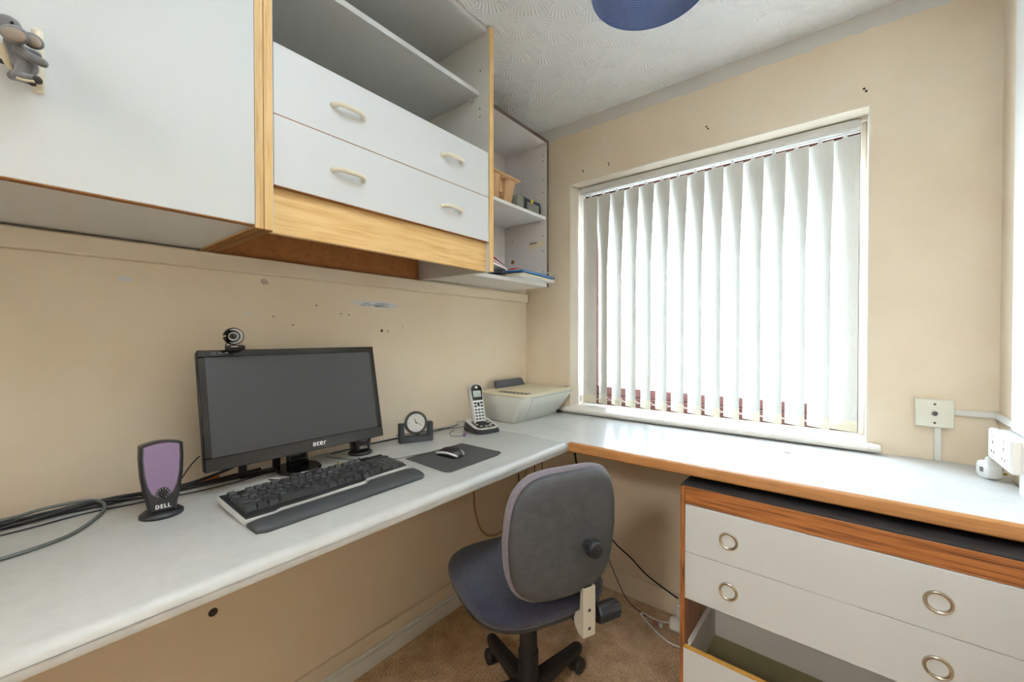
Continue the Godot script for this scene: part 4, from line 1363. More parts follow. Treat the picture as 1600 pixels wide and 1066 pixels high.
func phone() -> void:
	var b := thing("phone_cradle", "silver and black cordless phone base with round buttons beside the printer", "phone base", Vector3(0.215, DESK, 0.612), 74.0)
	# wedge: low at the front (+Z)
	b.scale = Vector3(1.12, 1.0, 1.05)
	var rings := []
	var n := 32
	for q in [[0.0, 1.0], [0.006, 1.02], [0.5, 0.99], [1.0, 0.93]]:
		var r := []
		for k in n:
			var a := TAU * k / n
			var cx: float = signf(cos(a)) * pow(absf(cos(a)), 0.45) * 0.055 * q[1]
			var cz: float = signf(sin(a)) * pow(absf(sin(a)), 0.5) * 0.066 * q[1]
			var hgt := lerpf(0.045, 0.014, (cz + 0.066) / 0.132)
			r.append(Vector3(cx, hgt * q[0] if q[0] > 0.1 else q[0], cz))
		rings.append(r)
	obj("body", MB.new().loft(rings), M.black_plastic, b)
	var slope := rot(13.2, 0, 0)
	var tp := Transform3D(slope, Vector3(0, 0.0306, 0))
	obj("silver_top", MB.new().at(tp).prism(rounded(0.104, 0.122, 0.03), 0.003, Transform3D(rot(-90, 0, 0), Vector3(0, -0.0005, 0)), 0.001), M.silver, b)
	obj("button_panel", MB.new().at(tp).prism(rounded(0.078, 0.066, 0.008), 0.002, Transform3D(rot(-90, 0, 0), Vector3(0, 0.002, 0.014)), 0.0006), M.black_plastic, b)
	var bt := MB.new().at(tp)
	for q in [[-0.028, -0.008], [-0.03, 0.012], [-0.020, 0.030], [0.0, 0.034], [0.018, 0.032], [0.030, 0.020], [0.028, 0.0], [0.022, -0.012]]:
		bt.lathe([Vector2(0.0052, 0.0), Vector2(0.0048, 0.0022), Vector2(0.0, 0.0026)], 14, Transform3D(Basis.from_scale(Vector3(1.2, 1, 0.9)), Vector3(q[0], 0.0038, q[1] + 0.004)))
	obj("button", bt, M.silver, b)
	text("print", "BT", 0.007, M.panel_print, b, tp * Transform3D(rot(-90, 0, 0), Vector3(0.006, 0.0028, 0.054)))
	obj("cable", MB.new().tube(smooth_path([Vector3(-0.03, 0.012, -0.064), Vector3(-0.07, 0.004, -0.085), Vector3(-0.16, 0.003, -0.11), Vector3(-0.30, 0.003, -0.11)]), 0.0016, 6), M.grey_cable, b)
	# handset leaning back in the cradle
	var h := thing("phone_handset", "silver cordless handset with white keypad upright in its base", "phone handset", Vector3(0.215, DESK + 0.028, 0.612), 74.0)
	h.scale = Vector3(1.25, 1.0, 1.1)
	var lean := Transform3D(rot(-14, 0, 0), Vector3(0, 0.004, -0.018))
	var out := PackedVector2Array()
	out.append_array(PackedVector2Array([Vector2(-0.024, 0.0), Vector2(0.024, 0.0), Vector2(0.0245, 0.06), Vector2(0.026, 0.12)]))
	for k in 13:
		var a := PI * k / 12.0
		out.append(Vector2(cos(a) * 0.0265, 0.142 + sin(a) * 0.026))
	out.append(Vector2(-0.026, 0.12))
	out.append(Vector2(-0.0245, 0.06))
	obj("body", MB.new().at(lean).prism(out, 0.026, Transform3D(Basis(), Vector3(0, 0, -0.013)), 0.005), M.silver, h)
	var fp := PackedVector2Array([Vector2(-0.019, 0.094), Vector2(0.019, 0.094), Vector2(0.0215, 0.138)])
	for k in 11:
		var a := PI * k / 10.0
		fp.append(Vector2(cos(a) * 0.0215, 0.142 + sin(a) * 0.021))
	fp.append(Vector2(-0.0215, 0.138))
	obj("black_face", MB.new().at(lean).prism(fp, 0.002, Transform3D(Basis(), Vector3(0, 0, 0.0124)), 0.0006), M.black_gloss, h)
	obj("display", MB.new().at(lean).prism(rounded(0.031, 0.028, 0.003), 0.001, Transform3D(Basis(), Vector3(0, 0.122, 0.0142))), M.lcd, h)
	obj("earpiece", MB.new().at(lean).lathe([Vector2(0.0065, 0.0), Vector2(0.006, 0.0015), Vector2(0.0, 0.0018)], 16, Transform3D(rot(90, 0, 0), Vector3(0, 0.151, 0.0142))), M.silver, h)
	obj("keypad_plate", MB.new().at(lean).prism(rounded(0.0385, 0.088, 0.003), 0.0015, Transform3D(Basis(), Vector3(0, 0.051, 0.0124)), 0.0004), M.white_print, h)
	var kp := MB.new().at(lean)
	for r in 4:
		for c in 3:
			kp.lathe([Vector2(0.0050, 0.0), Vector2(0.0047, 0.0016), Vector2(0.0, 0.0018)], 12, Transform3D(rot(90, 0, 0) * Basis.from_scale(Vector3(1, 1, 0.9)), Vector3((c - 1) * 0.0125, 0.014 + r * 0.0132, 0.0139)))
	for q in [[-0.0125, 0.069, 0.010], [0.0125, 0.069, 0.010], [-0.0125, 0.082, 0.011], [0.0125, 0.082, 0.011], [0.0, 0.076, 0.009]]:
		kp.box(Vector3(q[0], q[1], 0.0145), Vector3(q[2], 0.008 if q[0] != 0.0 else 0.018, 0.0014), 0.0004)
	obj("keypad", kp, M.black_plastic, h)
	var dg := MB.new().at(lean)
	for r in 4:
		for c in 3:
			dg.box(Vector3((c - 1) * 0.0125, 0.014 + r * 0.0132, 0.0158), Vector3(0.0014, 0.0042, 0.0005))
	obj("digits", dg, M.white_print, h)
	# little bead on a cord lying by the base
	var e := thing("beaded_cord", "thin grey cord ending in a purple bead beside the phone base", "cord", Vector3(0.235, DESK, 0.735))
	obj("cord", MB.new().tube(smooth_path([Vector3(-0.11, 0.002, -0.045), Vector3(-0.085, 0.003, 0.0), Vector3(-0.045, 0.002, 0.03), Vector3(-0.01, 0.002, 0.008), Vector3(0.0, 0.004, 0.0)]), 0.0014, 6), M.grey_cable, e)
	obj("bead", MB.new().ball(Vector3(0, 0.0065, 0), Vector3(0.0065, 0.0065, 0.0065), 14), M.purple_bead, e)

func printer() -> void:
	var p := thing("printer", "cream and white inkjet printer with slanted sides in the room corner", "printer", Vector3(0, DESK, 0))
	# rounded rectangles, larger towards the top
	var rings := []
	for q in [[0.0, 0.064, 0.246, 0.062, 0.420], [0.004, 0.058, 0.252, 0.056, 0.426], [0.07, 0.048, 0.292, 0.034, 0.442], [0.125, 0.040, 0.328, 0.016, 0.456], [0.130, 0.042, 0.326, 0.018, 0.454]]:
		var r := []
		var rr := rounded(q[2] - q[1], q[4] - q[3], 0.024, 6)
		for v in rr:
			r.append(Vector3((q[1] + q[2]) / 2 + v.x, q[0], (q[3] + q[4]) / 2 + v.y))
		rings.append(r)
	obj("body", MB.new().loft(rings), M.printer_white, p)
	var l := MB.new()
	var lr := []
	for q in [[0.1305, 0.0], [0.1335, -0.002], [0.1375, 0.0], [0.1400, 0.006]]:
		var r := []
		for v in rounded(0.292 - q[1] * 2.0, 0.444 - q[1] * 2.0, 0.024, 6):
			r.append(Vector3(0.183 + v.x, q[0], 0.236 + v.y))
		lr.append(r)
	l.loft(lr)
	obj("lid", l, M.printer_lid, p)
	obj("control_panel", MB.new().box(Vector3(0.225, 0.1402, 0.395), Vector3(0.165, 0.0016, 0.044), 0.0006, Basis(Vector3.UP, 0.04)), M.panel_print, p)
	var ic := MB.new()
	for k in 6:
		ic.box(Vector3(0.162 + k * 0.024, 0.1413, 0.395), Vector3(0.010, 0.0006, 0.010))
	obj("panel_icons", ic, M.printer_lid, p)
	obj("logo_mark", MB.new().lathe([Vector2(0.0, 0.141), Vector2(0.009, 0.141), Vector2(0.0095, 0.1398)], 20, Transform3D(Basis(), Vector3(0.295, 0, 0.045))), M.panel_print, p)
	# front flap seam and the small dark release at the far corner
	var sm := MB.new().tube([Vector3(0.3275, 0.124, 0.40), Vector3(0.3275, 0.124, 0.03)], 0.0008, 5)
	sm.tube([Vector3(0.3255, 0.122, 0.385), Vector3(0.262, 0.01, 0.36)], 0.0004, 5)
	obj("flap_seam", sm, M.tray_grey, p)
	obj("port", MB.new().box(Vector3(0.262, 0.014, 0.075), Vector3(0.008, 0.018, 0.02), 0.002), M.black_plastic, p)
	# paper tray at the rear
	var tp := PackedVector2Array([Vector2(-0.125, 0.0), Vector2(0.125, 0.0), Vector2(0.11, 0.045), Vector2(0.10, 0.052), Vector2(-0.115, 0.052), Vector2(-0.128, 0.04)])
	obj("paper_tray", MB.new().prism(tp, 0.006, Transform3D(Basis(Vector3(0, 0, -1), Vector3(0, 1, 0), Vector3(1, 0, 0)) * rot(-18, 0, 0), Vector3(0.052, 0.128, 0.205)), 0.002), M.tray_grey, p)

func cables() -> void:
	var sets := [
		["power_cable", "thick black cable running along the wall behind the speaker", M.black_matte, 0.0042, [Vector3(0.045, 0.005, 2.35), Vector3(0.05, 0.005, 1.95), Vector3(0.052, 0.005, 1.80), Vector3(0.06, 0.005, 1.66), Vector3(0.065, 0.005, 1.55), Vector3(0.055, 0.005, 1.42)]],
		["power_cable", "second thick black cable crossing behind the speaker beside the wall", M.black_matte, 0.0042, [Vector3(0.062, 0.005, 2.35), Vector3(0.066, 0.006, 1.95), Vector3(0.058, 0.012, 1.83), Vector3(0.045, 0.012, 1.74), Vector3(0.05, 0.005, 1.62), Vector3(0.04, 0.02, 1.5), Vector3(0.05, 0.06, 1.4)]],
		["power_cable", "black cable with loose bow lying on top of the cable bundle", M.black_matte, 0.0036, [Vector3(0.052, 0.013, 2.3), Vector3(0.058, 0.014, 1.92), Vector3(0.05, 0.014, 1.78), Vector3(0.075, 0.005, 1.68), Vector3(0.08, 0.004, 1.58), Vector3(0.09, 0.004, 1.47), Vector3(0.1, 0.004, 1.40)]],
		["signal_cable", "thin dark cable lying on the desk in front of the bundle", M.black_matte, 0.0018, [Vector3(0.085, 0.0025, 2.3), Vector3(0.10, 0.0025, 1.93), Vector3(0.085, 0.0025, 1.80), Vector3(0.10, 0.0025, 1.70), Vector3(0.12, 0.0025, 1.60), Vector3(0.12, 0.0025, 1.5), Vector3(0.10, 0.0025, 1.42)]],
		["orange_cable", "orange-brown cable partly hidden beneath the black bundle", M.orange_cable, 0.003, [Vector3(0.034, 0.004, 2.3), Vector3(0.036, 0.004, 1.9), Vector3(0.042, 0.004, 1.78), Vector3(0.036, 0.004, 1.68), Vector3(0.036, 0.004, 1.52)]],
		["grey_cable", "stiff grey cable looping out over the desk from the bundle", M.grey_cable, 0.0036, [Vector3(0.245, 0.004, 2.2), Vector3(0.245, 0.004, 1.96), Vector3(0.243, 0.004, 1.90), Vector3(0.215, 0.004, 1.832), Vector3(0.15, 0.004, 1.787), Vector3(0.09, 0.006, 1.762), Vector3(0.055, 0.016, 1.768), Vector3(0.04, 0.02, 1.80), Vector3(0.045, 0.022, 1.86), Vector3(0.05, 0.018, 1.93), Vector3(0.05, 0.018, 2.2)]],
		["speaker_cable", "thin black cable hanging from the monitor to the speaker", M.black_matte, 0.0016, [Vector3(0.15, 0.10, 1.595), Vector3(0.16, 0.085, 1.615), Vector3(0.165, 0.05, 1.64), Vector3(0.17, 0.02, 1.66), Vector3(0.16, 0.003, 1.66)]],
		["signal_cable", "thin black cable lying along the wall past the clock", M.black_matte, 0.0018, [Vector3(0.06, 0.0025, 1.20), Vector3(0.05, 0.0025, 1.06), Vector3(0.06, 0.0025, 0.95), Vector3(0.07, 0.0025, 0.82), Vector3(0.08, 0.0025, 0.70), Vector3(0.06, 0.0025, 0.60)]],
		["signal_cable", "second thin cable running from the clock towards the phone", M.grey_cable, 0.0018, [Vector3(0.045, 0.0025, 1.10), Vector3(0.05, 0.003, 0.92), Vector3(0.05, 0.0025, 0.80), Vector3(0.065, 0.003, 0.71), Vector3(0.075, 0.0025, 0.64)]],
	]
	for s in sets:
		var p := []
		for v in s[4]:
			p.append(v + Vector3(0, DESK, 0))
		tag(obj(s[0], MB.new().tube(smooth_path(p), s[3], 7), s[2]), s[1], "cable")
	# black bracket with a slot that stands behind the keyboard
	var b := thing("slotted_stand", "black plastic stand with a long slot standing under the monitor", "stand", Vector3(0.085, DESK, 1.432), 84.0)
	var m := MB.new()
	m.bb(Vector3(-0.055, 0, -0.02), Vector3(0.055, 0.006, 0.02), 0.002)
	m.bb(Vector3(-0.055, 0.006, -0.005), Vector3(-0.035, 0.035, 0.012), 0.003)
	m.bb(Vector3(0.035, 0.006, -0.014), Vector3(0.055, 0.045, 0.004), 0.003)
	obj("frame", m, M.black_plastic, b)
	obj("crossbar", MB.new().tube([Vector3(-0.048, 0.034, 0.004), Vector3(0.0, 0.041, 0.0), Vector3(0.048, 0.046, -0.006)], 0.004, 8), M.black_plastic, b)
	# coils of thin wire, one with a yellow tie
	for q in [[Vector3(0.237, DESK, 1.425), "loose tangle of thin black wire behind the keyboard", false], [Vector3(0.236, DESK, 1.235), "coil of thin black wire with a yellow tie behind the keyboard", true]]:
		var c := thing("coiled_wire", q[1], "wire", q[0])
		var pts := []
		for k in 90:
			var a := k * 0.30
			pts.append(Vector3(cos(a) * (0.022 + 0.006 * sin(k * 0.17)) * 0.8, 0.004 + 0.020 * (0.5 + 0.5 * sin(a + k * 0.05)) * (0.5 + 0.5 * sin(k * 0.23)), sin(a) * (0.034 + 0.01 * sin(k * 0.11))))
		obj("wire", MB.new().tube(pts, 0.0014, 6), M.black_matte, c)
		if q[2]:
			obj("wire_tie", MB.new().box(Vector3(0.003, 0.012, 0.032), Vector3(0.018, 0.02, 0.006), 0.001), M.yellow_tag, c)

# ------------------------------------------------------------------ chair
func superellipse(w: float, d: float, e: float, n := 40) -> PackedVector2Array:
	var p := PackedVector2Array()
	for k in n:
		var a := TAU * k / n
		p.append(Vector2(signf(cos(a)) * pow(absf(cos(a)), e) * w / 2, signf(sin(a)) * pow(absf(sin(a)), e) * d / 2))
	return p

func chair() -> void:
	var c := thing("office_chair", "navy fabric swivel chair with a charcoal backrest and black star base", "chair", Vector3(0.63, 0, 0.835), 245.0)
	# local +Z is where the sitter looks; star base angles are given in the world
	obj("base_hub", MB.new().lathe([Vector2(0.0, 0.075), Vector2(0.045, 0.075), Vector2(0.052, 0.09), Vector2(0.05, 0.125), Vector2(0.036, 0.14), Vector2(0.0, 0.14)], 24), M.black_plastic, c)
	for k in 5:
		var a := deg_to_rad(-157.0 + 72.0 * k)
		var wd := Vector3(cos(a), 0, sin(a))
		var d := Basis(Vector3.UP, deg_to_rad(-245.0)) * wd
		var sd := d.cross(Vector3.UP)
		var rings := []
		for q in [[0.03, 0.085, 0.135, 0.026], [0.12, 0.084, 0.124, 0.024], [0.22, 0.080, 0.112, 0.021], [0.275, 0.078, 0.108, 0.019], [0.292, 0.080, 0.102, 0.014]]:
			var o: Vector3 = d * q[0]
			rings.append([o + Vector3.UP * q[1] + sd * q[3], o + Vector3.UP * (q[2] - 0.008) + sd * q[3], o + Vector3.UP * q[2] + sd * (q[3] - 0.008), o + Vector3.UP * q[2] - sd * (q[3] - 0.008), o + Vector3.UP * (q[2] - 0.008) - sd * q[3], o + Vector3.UP * q[1] - sd * q[3]])
		var leg := obj("leg", MB.new().loft(rings, true, false), M.black_matte, c)
		var ct := MB.new()
		var cen := d * 0.275 + Vector3(0, 0.0275, 0)
		ct.tube([d * 0.275 + Vector3(0, 0.05, 0), d * 0.275 + Vector3(0, 0.085, 0)], 0.008, 10)
		var ca := Basis(sd, d, sd.cross(d))
		for s in [-1.0, 1.0]:
			ct.lathe([Vector2(0.0, -0.009), Vector2(0.024, -0.009), Vector2(0.0275, -0.005), Vector2(0.0275, 0.005), Vector2(0.024, 0.009), Vector2(0.0, 0.009)], 22, Transform3D(Basis(d, sd, d.cross(sd)), cen + sd * 0.014 * s))
		ct.ball(cen + Vector3(0, 0.012, 0), Vector3(0.022, 0.022, 0.022), 14)
		obj("caster", ct, M.black_plastic, leg)
	obj("gas_column", MB.new().lathe([Vector2(0.033, 0.13), Vector2(0.033, 0.235), Vector2(0.029, 0.238), Vector2(0.029, 0.325), Vector2(0.0255, 0.328), Vector2(0.0255, 0.405), Vector2(0.0, 0.405)], 28), M.black_matte, c)
	obj("seat_mechanism", MB.new().bb(Vector3(-0.07, 0.39, -0.10), Vector3(0.07, 0.425, 0.09), 0.008), M.black_matte, c)
	var sp := superellipse(0.45, 0.465, 0.62)
	var rings := []
	for q in [[0.425, 0.80], [0.430, 0.93], [0.440, 0.985], [0.452, 1.0]]:
		var r := []
		for v in sp:
			r.append(Vector3(v.x * q[1], q[0] - 0.012 * pow(clampf(v.y / 0.215, 0, 1), 2.0), v.y * q[1] + 0.042))
		rings.append(r)
	obj("seat_shell", MB.new().loft(rings), M.black_plastic, c)
	rings = []
	for q in [[0.450, 0.985], [0.460, 1.015], [0.478, 1.02], [0.495, 0.985], [0.506, 0.92], [0.5115, 0.78], [0.5130, 0.55], [0.5138, 0.25]]:
		var r := []
		for v in sp:
			var f := pow(clampf(v.y * q[1] / 0.215, 0, 1), 3.0)
			r.append(Vector3(v.x * q[1], q[0] - 0.014 * f, v.y * q[1] + 0.042))
		rings.append(r)
	obj("seat_cushion", MB.new().loft(rings), M.navy_fabric, c)
	# corner bracket seen under the front of the seat
	obj("seat_stop", MB.new().bb(Vector3(0.13, 0.405, 0.19), Vector3(0.18, 0.434, 0.225), 0.006), M.black_plastic, c)
	obj("height_lever", MB.new().tube([Vector3(-0.06, 0.41, 0.02), Vector3(-0.17, 0.405, 0.05), Vector3(-0.185, 0.40, 0.06)], 0.006, 8), M.black_plastic, c)
	# backrest, leaning back slightly
	var lean := Transform3D(rot(-4, 0, 0), Vector3(0, 0.715, -0.215))
	var bo := PackedVector2Array()
	for k in 48:
		var a := TAU * k / 48.0
		var x := signf(cos(a)) * pow(absf(cos(a)), 0.55)
		var y := signf(sin(a)) * pow(absf(sin(a)), 0.58)
		var w := 0.183 + 0.010 * y if y < 0.0 else 0.183 - 0.010 * y
		bo.append(Vector2(x * w, y * 0.188))
	rings = []
	for q in [[0.034, 0.30], [0.033, 0.7], [0.027, 0.9], [0.014, 0.985], [0.0, 1.0], [-0.008, 0.985], [-0.010, 0.95]]:
		var r := []
		for v in bo:
			r.append(Vector3(v.x * q[1], v.y * q[1], q[0] + 0.021 * pow(v.x * q[1] / 0.183, 2.0)))
		rings.append(r)
	var cu := MB.new().at(lean)
	cu.loft(rings)
	obj("back_cushion", cu, M.grey_fabric, c)
	rings = []
	for q in [[-0.007, 0.955], [-0.018, 0.95], [-0.026, 0.92], [-0.031, 0.84], [-0.033, 0.6], [-0.033, 0.3]]:
		var r := []
		for v in bo:
			r.append(Vector3(v.x * q[1], v.y * q[1], q[0] + 0.021 * pow(v.x * q[1] / 0.183, 2.0)))
		rings.append(r)
	var bs := MB.new().at(lean)
	bs.loft(rings)
	obj("back_shell", bs, M.back_shell, c)
	var kn := MB.new()
	var kt := Transform3D(rot(-90, 0, 0), Vector3(-0.052, 0.683, -0.242))
	kn.lathe([Vector2(0.0, 0.0), Vector2(0.013, 0.0), Vector2(0.013, 0.018), Vector2(0.021, 0.02), Vector2(0.023, 0.024), Vector2(0.023, 0.044), Vector2(0.020, 0.049), Vector2(0.008, 0.050), Vector2(0.0, 0.048)], 28, kt)
	for k in 10:
		var a := TAU * k / 10.0
		kn.at(kt)
		kn.box(Vector3(cos(a) * 0.0225, 0.034, sin(a) * 0.0225), Vector3(0.005, 0.018, 0.005), 0.0015, Basis(Vector3.UP, -a))
	kn.at(Transform3D())
	obj("back_knob", kn, M.black_plastic, c)
	# pale steel upright under the backrest
	var ub := MB.new()
	ub.bb(Vector3(-0.088, 0.412, -0.238), Vector3(-0.046, 0.552, -0.234), 0.001)
	var chk := PackedVector2Array([Vector2(-0.236, 0.552), Vector2(-0.224, 0.552), Vector2(-0.220, 0.485), Vector2(-0.200, 0.466), Vector2(-0.192, 0.447), Vector2(-0.196, 0.428), Vector2(-0.212, 0.414), Vector2(-0.236, 0.412)])
	# cheeks of the channel: profile in (z, y)
	for x in [-0.088, -0.049]:
		ub.prism(chk, 0.003, Transform3D(Basis(Vector3(0, 0, 1), Vector3(0, 1, 0), Vector3(1, 0, 0)), Vector3(x, 0, 0)))
	var up := obj("back_upright", ub, M.steel_cream, c)
	for y in [0.435, 0.487]:
		obj("bolt_hole", MB.new().lathe([Vector2(0.0, 0.0006), Vector2(0.0045, 0.0006), Vector2(0.005, 0.0)], 12, Transform3D(rot(-90, 0, 0), Vector3(-0.067, y, -0.238))), M.pin_hole, up)
	obj("pivot_pin", MB.new().tube([Vector3(-0.092, 0.445, -0.210), Vector3(-0.044, 0.445, -0.210)], 0.009, 14), M.steel_cream, up)
	obj("back_bar", MB.new().bb(Vector3(-0.083, 0.425, -0.225), Vector3(-0.052, 0.455, -0.05), 0.003).bb(Vector3(-0.07, 0.41, -0.11), Vector3(0.0, 0.43, -0.05), 0.003), M.black_matte, c)
	# ribbed tension knob beside the upright
	var rk := MB.new()
	var kt2 := Transform3D(rot(0, 0, 90), Vector3(-0.112, 0.445, -0.210))
	rk.lathe([Vector2(0.0, 0.0), Vector2(0.023, 0.0), Vector2(0.026, 0.004), Vector2(0.026, 0.072), Vector2(0.022, 0.078), Vector2(0.0, 0.078)], 24, kt2)
	rk.at(kt2)
	for k in 9:
		var a := TAU * k / 9.0
		rk.box(Vector3(cos(a) * 0.0255, 0.038, sin(a) * 0.0255), Vector3(0.003, 0.066, 0.008), 0.001, Basis(Vector3.UP, -a))
	rk.at(Transform3D())
	rk.tube([Vector3(-0.085, 0.445, -0.210), Vector3(-0.114, 0.445, -0.210)], 0.008, 10)
	obj("tension_knob", rk, M.black_plastic, c)

# ------------------------------------------------------------------ small things
# surface nets over a list of tapered capsules [a, b, ra, rb]
func nets(caps: Array, lo: Vector3, hi: Vector3, cell: float, k: float) -> ArrayMesh:
	var nx := int((hi.x - lo.x) / cell) + 1
	var ny := int((hi.y - lo.y) / cell) + 1
	var nz := int((hi.z - lo.z) / cell) + 1
	var f := PackedFloat32Array()
	f.resize(nx * ny * nz)
	for z in nz:
		for y in ny:
			for x in nx:
				var p := lo + Vector3(x, y, z) * cell
				var s := 0.0
				for c in caps:
					var ab: Vector3 = c[1] - c[0]
					var t := clampf((p - c[0]).dot(ab) / maxf(ab.length_squared(), 1e-9), 0.0, 1.0)
					var d: float = (p - c[0] - ab * t).length() - lerpf(c[2], c[3], t)
					s += exp(-d / k)
				f[(z * ny + y) * nx + x] = -k * log(maxf(s, 1e-30))
	var vid := {}
	var vs := PackedVector3Array()
	var off := [Vector3i(0, 0, 0), Vector3i(1, 0, 0), Vector3i(0, 1, 0), Vector3i(1, 1, 0), Vector3i(0, 0, 1), Vector3i(1, 0, 1), Vector3i(0, 1, 1), Vector3i(1, 1, 1)]
	var edges := [[0, 1], [2, 3], [4, 5], [6, 7], [0, 2], [1, 3], [4, 6], [5, 7], [0, 4], [1, 5], [2, 6], [3, 7]]
	for z in nz - 1:
		for y in ny - 1:
			for x in nx - 1:
				var val := []
				var mask := 0
				for i in 8:
					var q: Vector3i = off[i] + Vector3i(x, y, z)
					var v := f[(q.z * ny + q.y) * nx + q.x]
					val.append(v)
					if v < 0.0:
						mask |= 1 << i
				if mask == 0 or mask == 255:
					continue
				var sum := Vector3.ZERO
				var n := 0
				for e in edges:
					var a: float = val[e[0]]
					var b: float = val[e[1]]
					if (a < 0.0) != (b < 0.0):
						sum += Vector3(off[e[0]]).lerp(Vector3(off[e[1]]), a / (a - b))
						n += 1
				vid[(z * ny + y) * nx + x] = vs.size()
				vs.append(lo + (Vector3(x, y, z) + sum / n) * cell)
	var m := MB.new()
	m.next()
	var strd := [1, nx, nx * ny]
	for z in range(1, nz - 1):
		for y in range(1, ny - 1):
			for x in range(1, nx - 1):
				var i := (z * ny + y) * nx + x
				for ax in 3:
					var a := f[i]
					var b := f[i + strd[ax]]
					if (a < 0.0) == (b < 0.0):
						continue
					var u: int = strd[(ax + 1) % 3]
					var w: int = strd[(ax + 2) % 3]
					var dir := Vector3.ZERO
					dir[ax] = 1.0 if a < 0.0 else -1.0
					m.quad(vs[vid[i]], vs[vid[i - u]], vs[vid[i - u - w]], vs[vid[i - w]], dir)
	return m.done()

func small_things() -> void:
	plush()
	shelf_things()
	lampshade()
	sockets()
	under_desk()

func plush() -> void:
	# local X to the right in the picture plane, Z towards the room
	var p := thing("plush_toy", "small grey plush animal with big ears clinging to the cupboard handle", "plush toy", Vector3(0.488, 1.6835, 1.888), 38.6)
	var P := func(x: float, y: float, z: float) -> Vector3: return Vector3((x - 800.0) / 645.0 * (0.609 - z) + 0.714, (526.0 - y) / 645.0 * (0.609 - z) - 0.4215, z)
	var caps := [
		[P.call(20, 46, 0.004), P.call(28, 54, 0.004), 0.0150, 0.0125],
		[P.call(27, 72, -0.002), P.call(46, 106, -0.004), 0.0095, 0.0135],
		[P.call(36, 80, 0.006), P.call(56, 94, 0.006), 0.0058, 0.0056],
		[P.call(56, 94, 0.006), P.call(73, 102, 0.0), 0.0056, 0.0062],
		[P.call(38, 80, -0.014), P.call(64, 90, -0.018), 0.0055, 0.0055],
		[P.call(46, 110, 0.002), P.call(33, 121, 0.006), 0.0085, 0.0055],
		[P.call(33, 121, 0.006), P.call(62, 127, 0.006), 0.0052, 0.0050],
		[P.call(40, 112, -0.012), P.call(26, 122, -0.012), 0.0075, 0.0050],
		[P.call(26, 122, -0.012), P.call(54, 131, -0.010), 0.0050, 0.0046],
	]
	obj("body", nets(caps, Vector3(-0.056, -0.066, -0.04), Vector3(0.062, 0.066, 0.03), 0.0024, 0.0016), M.plush_grey, p)
	var e1 := obj("ear", MB.new().ball(P.call(30, 58, 0.017), Vector3(0.0225, 0.0125, 0.006), 18, rot(0, 0, -20)), M.plush_grey, p)
	obj("ear_lining", MB.new().ball(P.call(29, 58, 0.0205), Vector3(0.0185, 0.0090, 0.004), 18, rot(0, 0, -20)), M.plush_ear, e1)
	var e2 := obj("ear", MB.new().ball(P.call(58, 68, 0.004), Vector3(0.0135, 0.0105, 0.006), 18, rot(0, 20, -35)), M.plush_grey, p)
	obj("ear_lining", MB.new().ball(P.call(58.5, 68, 0.0075), Vector3(0.0100, 0.0074, 0.004), 18, rot(0, 20, -35)), M.plush_ear, e2)
	obj("muzzle", MB.new().ball(P.call(2, 44, 0.008), Vector3(0.009, 0.012, 0.010), 14), M.plush_ear, p)
	obj("eye", MB.new().ball(P.call(26, 40, 0.0165), Vector3(0.0030, 0.0022, 0.0018), 10), M.black_gloss, p)
	obj("belly_patch", MB.new().ball(P.call(19, 92, 0.001), Vector3(0.0065, 0.021, 0.008), 16, rot(0, 0, 16)), M.plush_cream, p)
	obj("foot_trim", MB.new().tube([P.call(33, 125, 0.0095), P.call(46, 129, 0.0105), P.call(60, 131, 0.0095)], 0.0018, 6), M.plush_cream, p)
	obj("sole", MB.new().ball(P.call(65, 128, 0.006), Vector3(0.0038, 0.0055, 0.0060), 12), M.plush_dark, p)
	obj("sole", MB.new().ball(P.call(56, 132, -0.010), Vector3(0.0036, 0.0050, 0.0055), 12), M.plush_dark, p)
	obj("tail", MB.new().tube([P.call(16, 101, -0.004), P.call(6, 98, -0.004), P.call(-6, 97, 0.0)], 0.0038, 8, false, 0.0026), M.plush_dark, p)

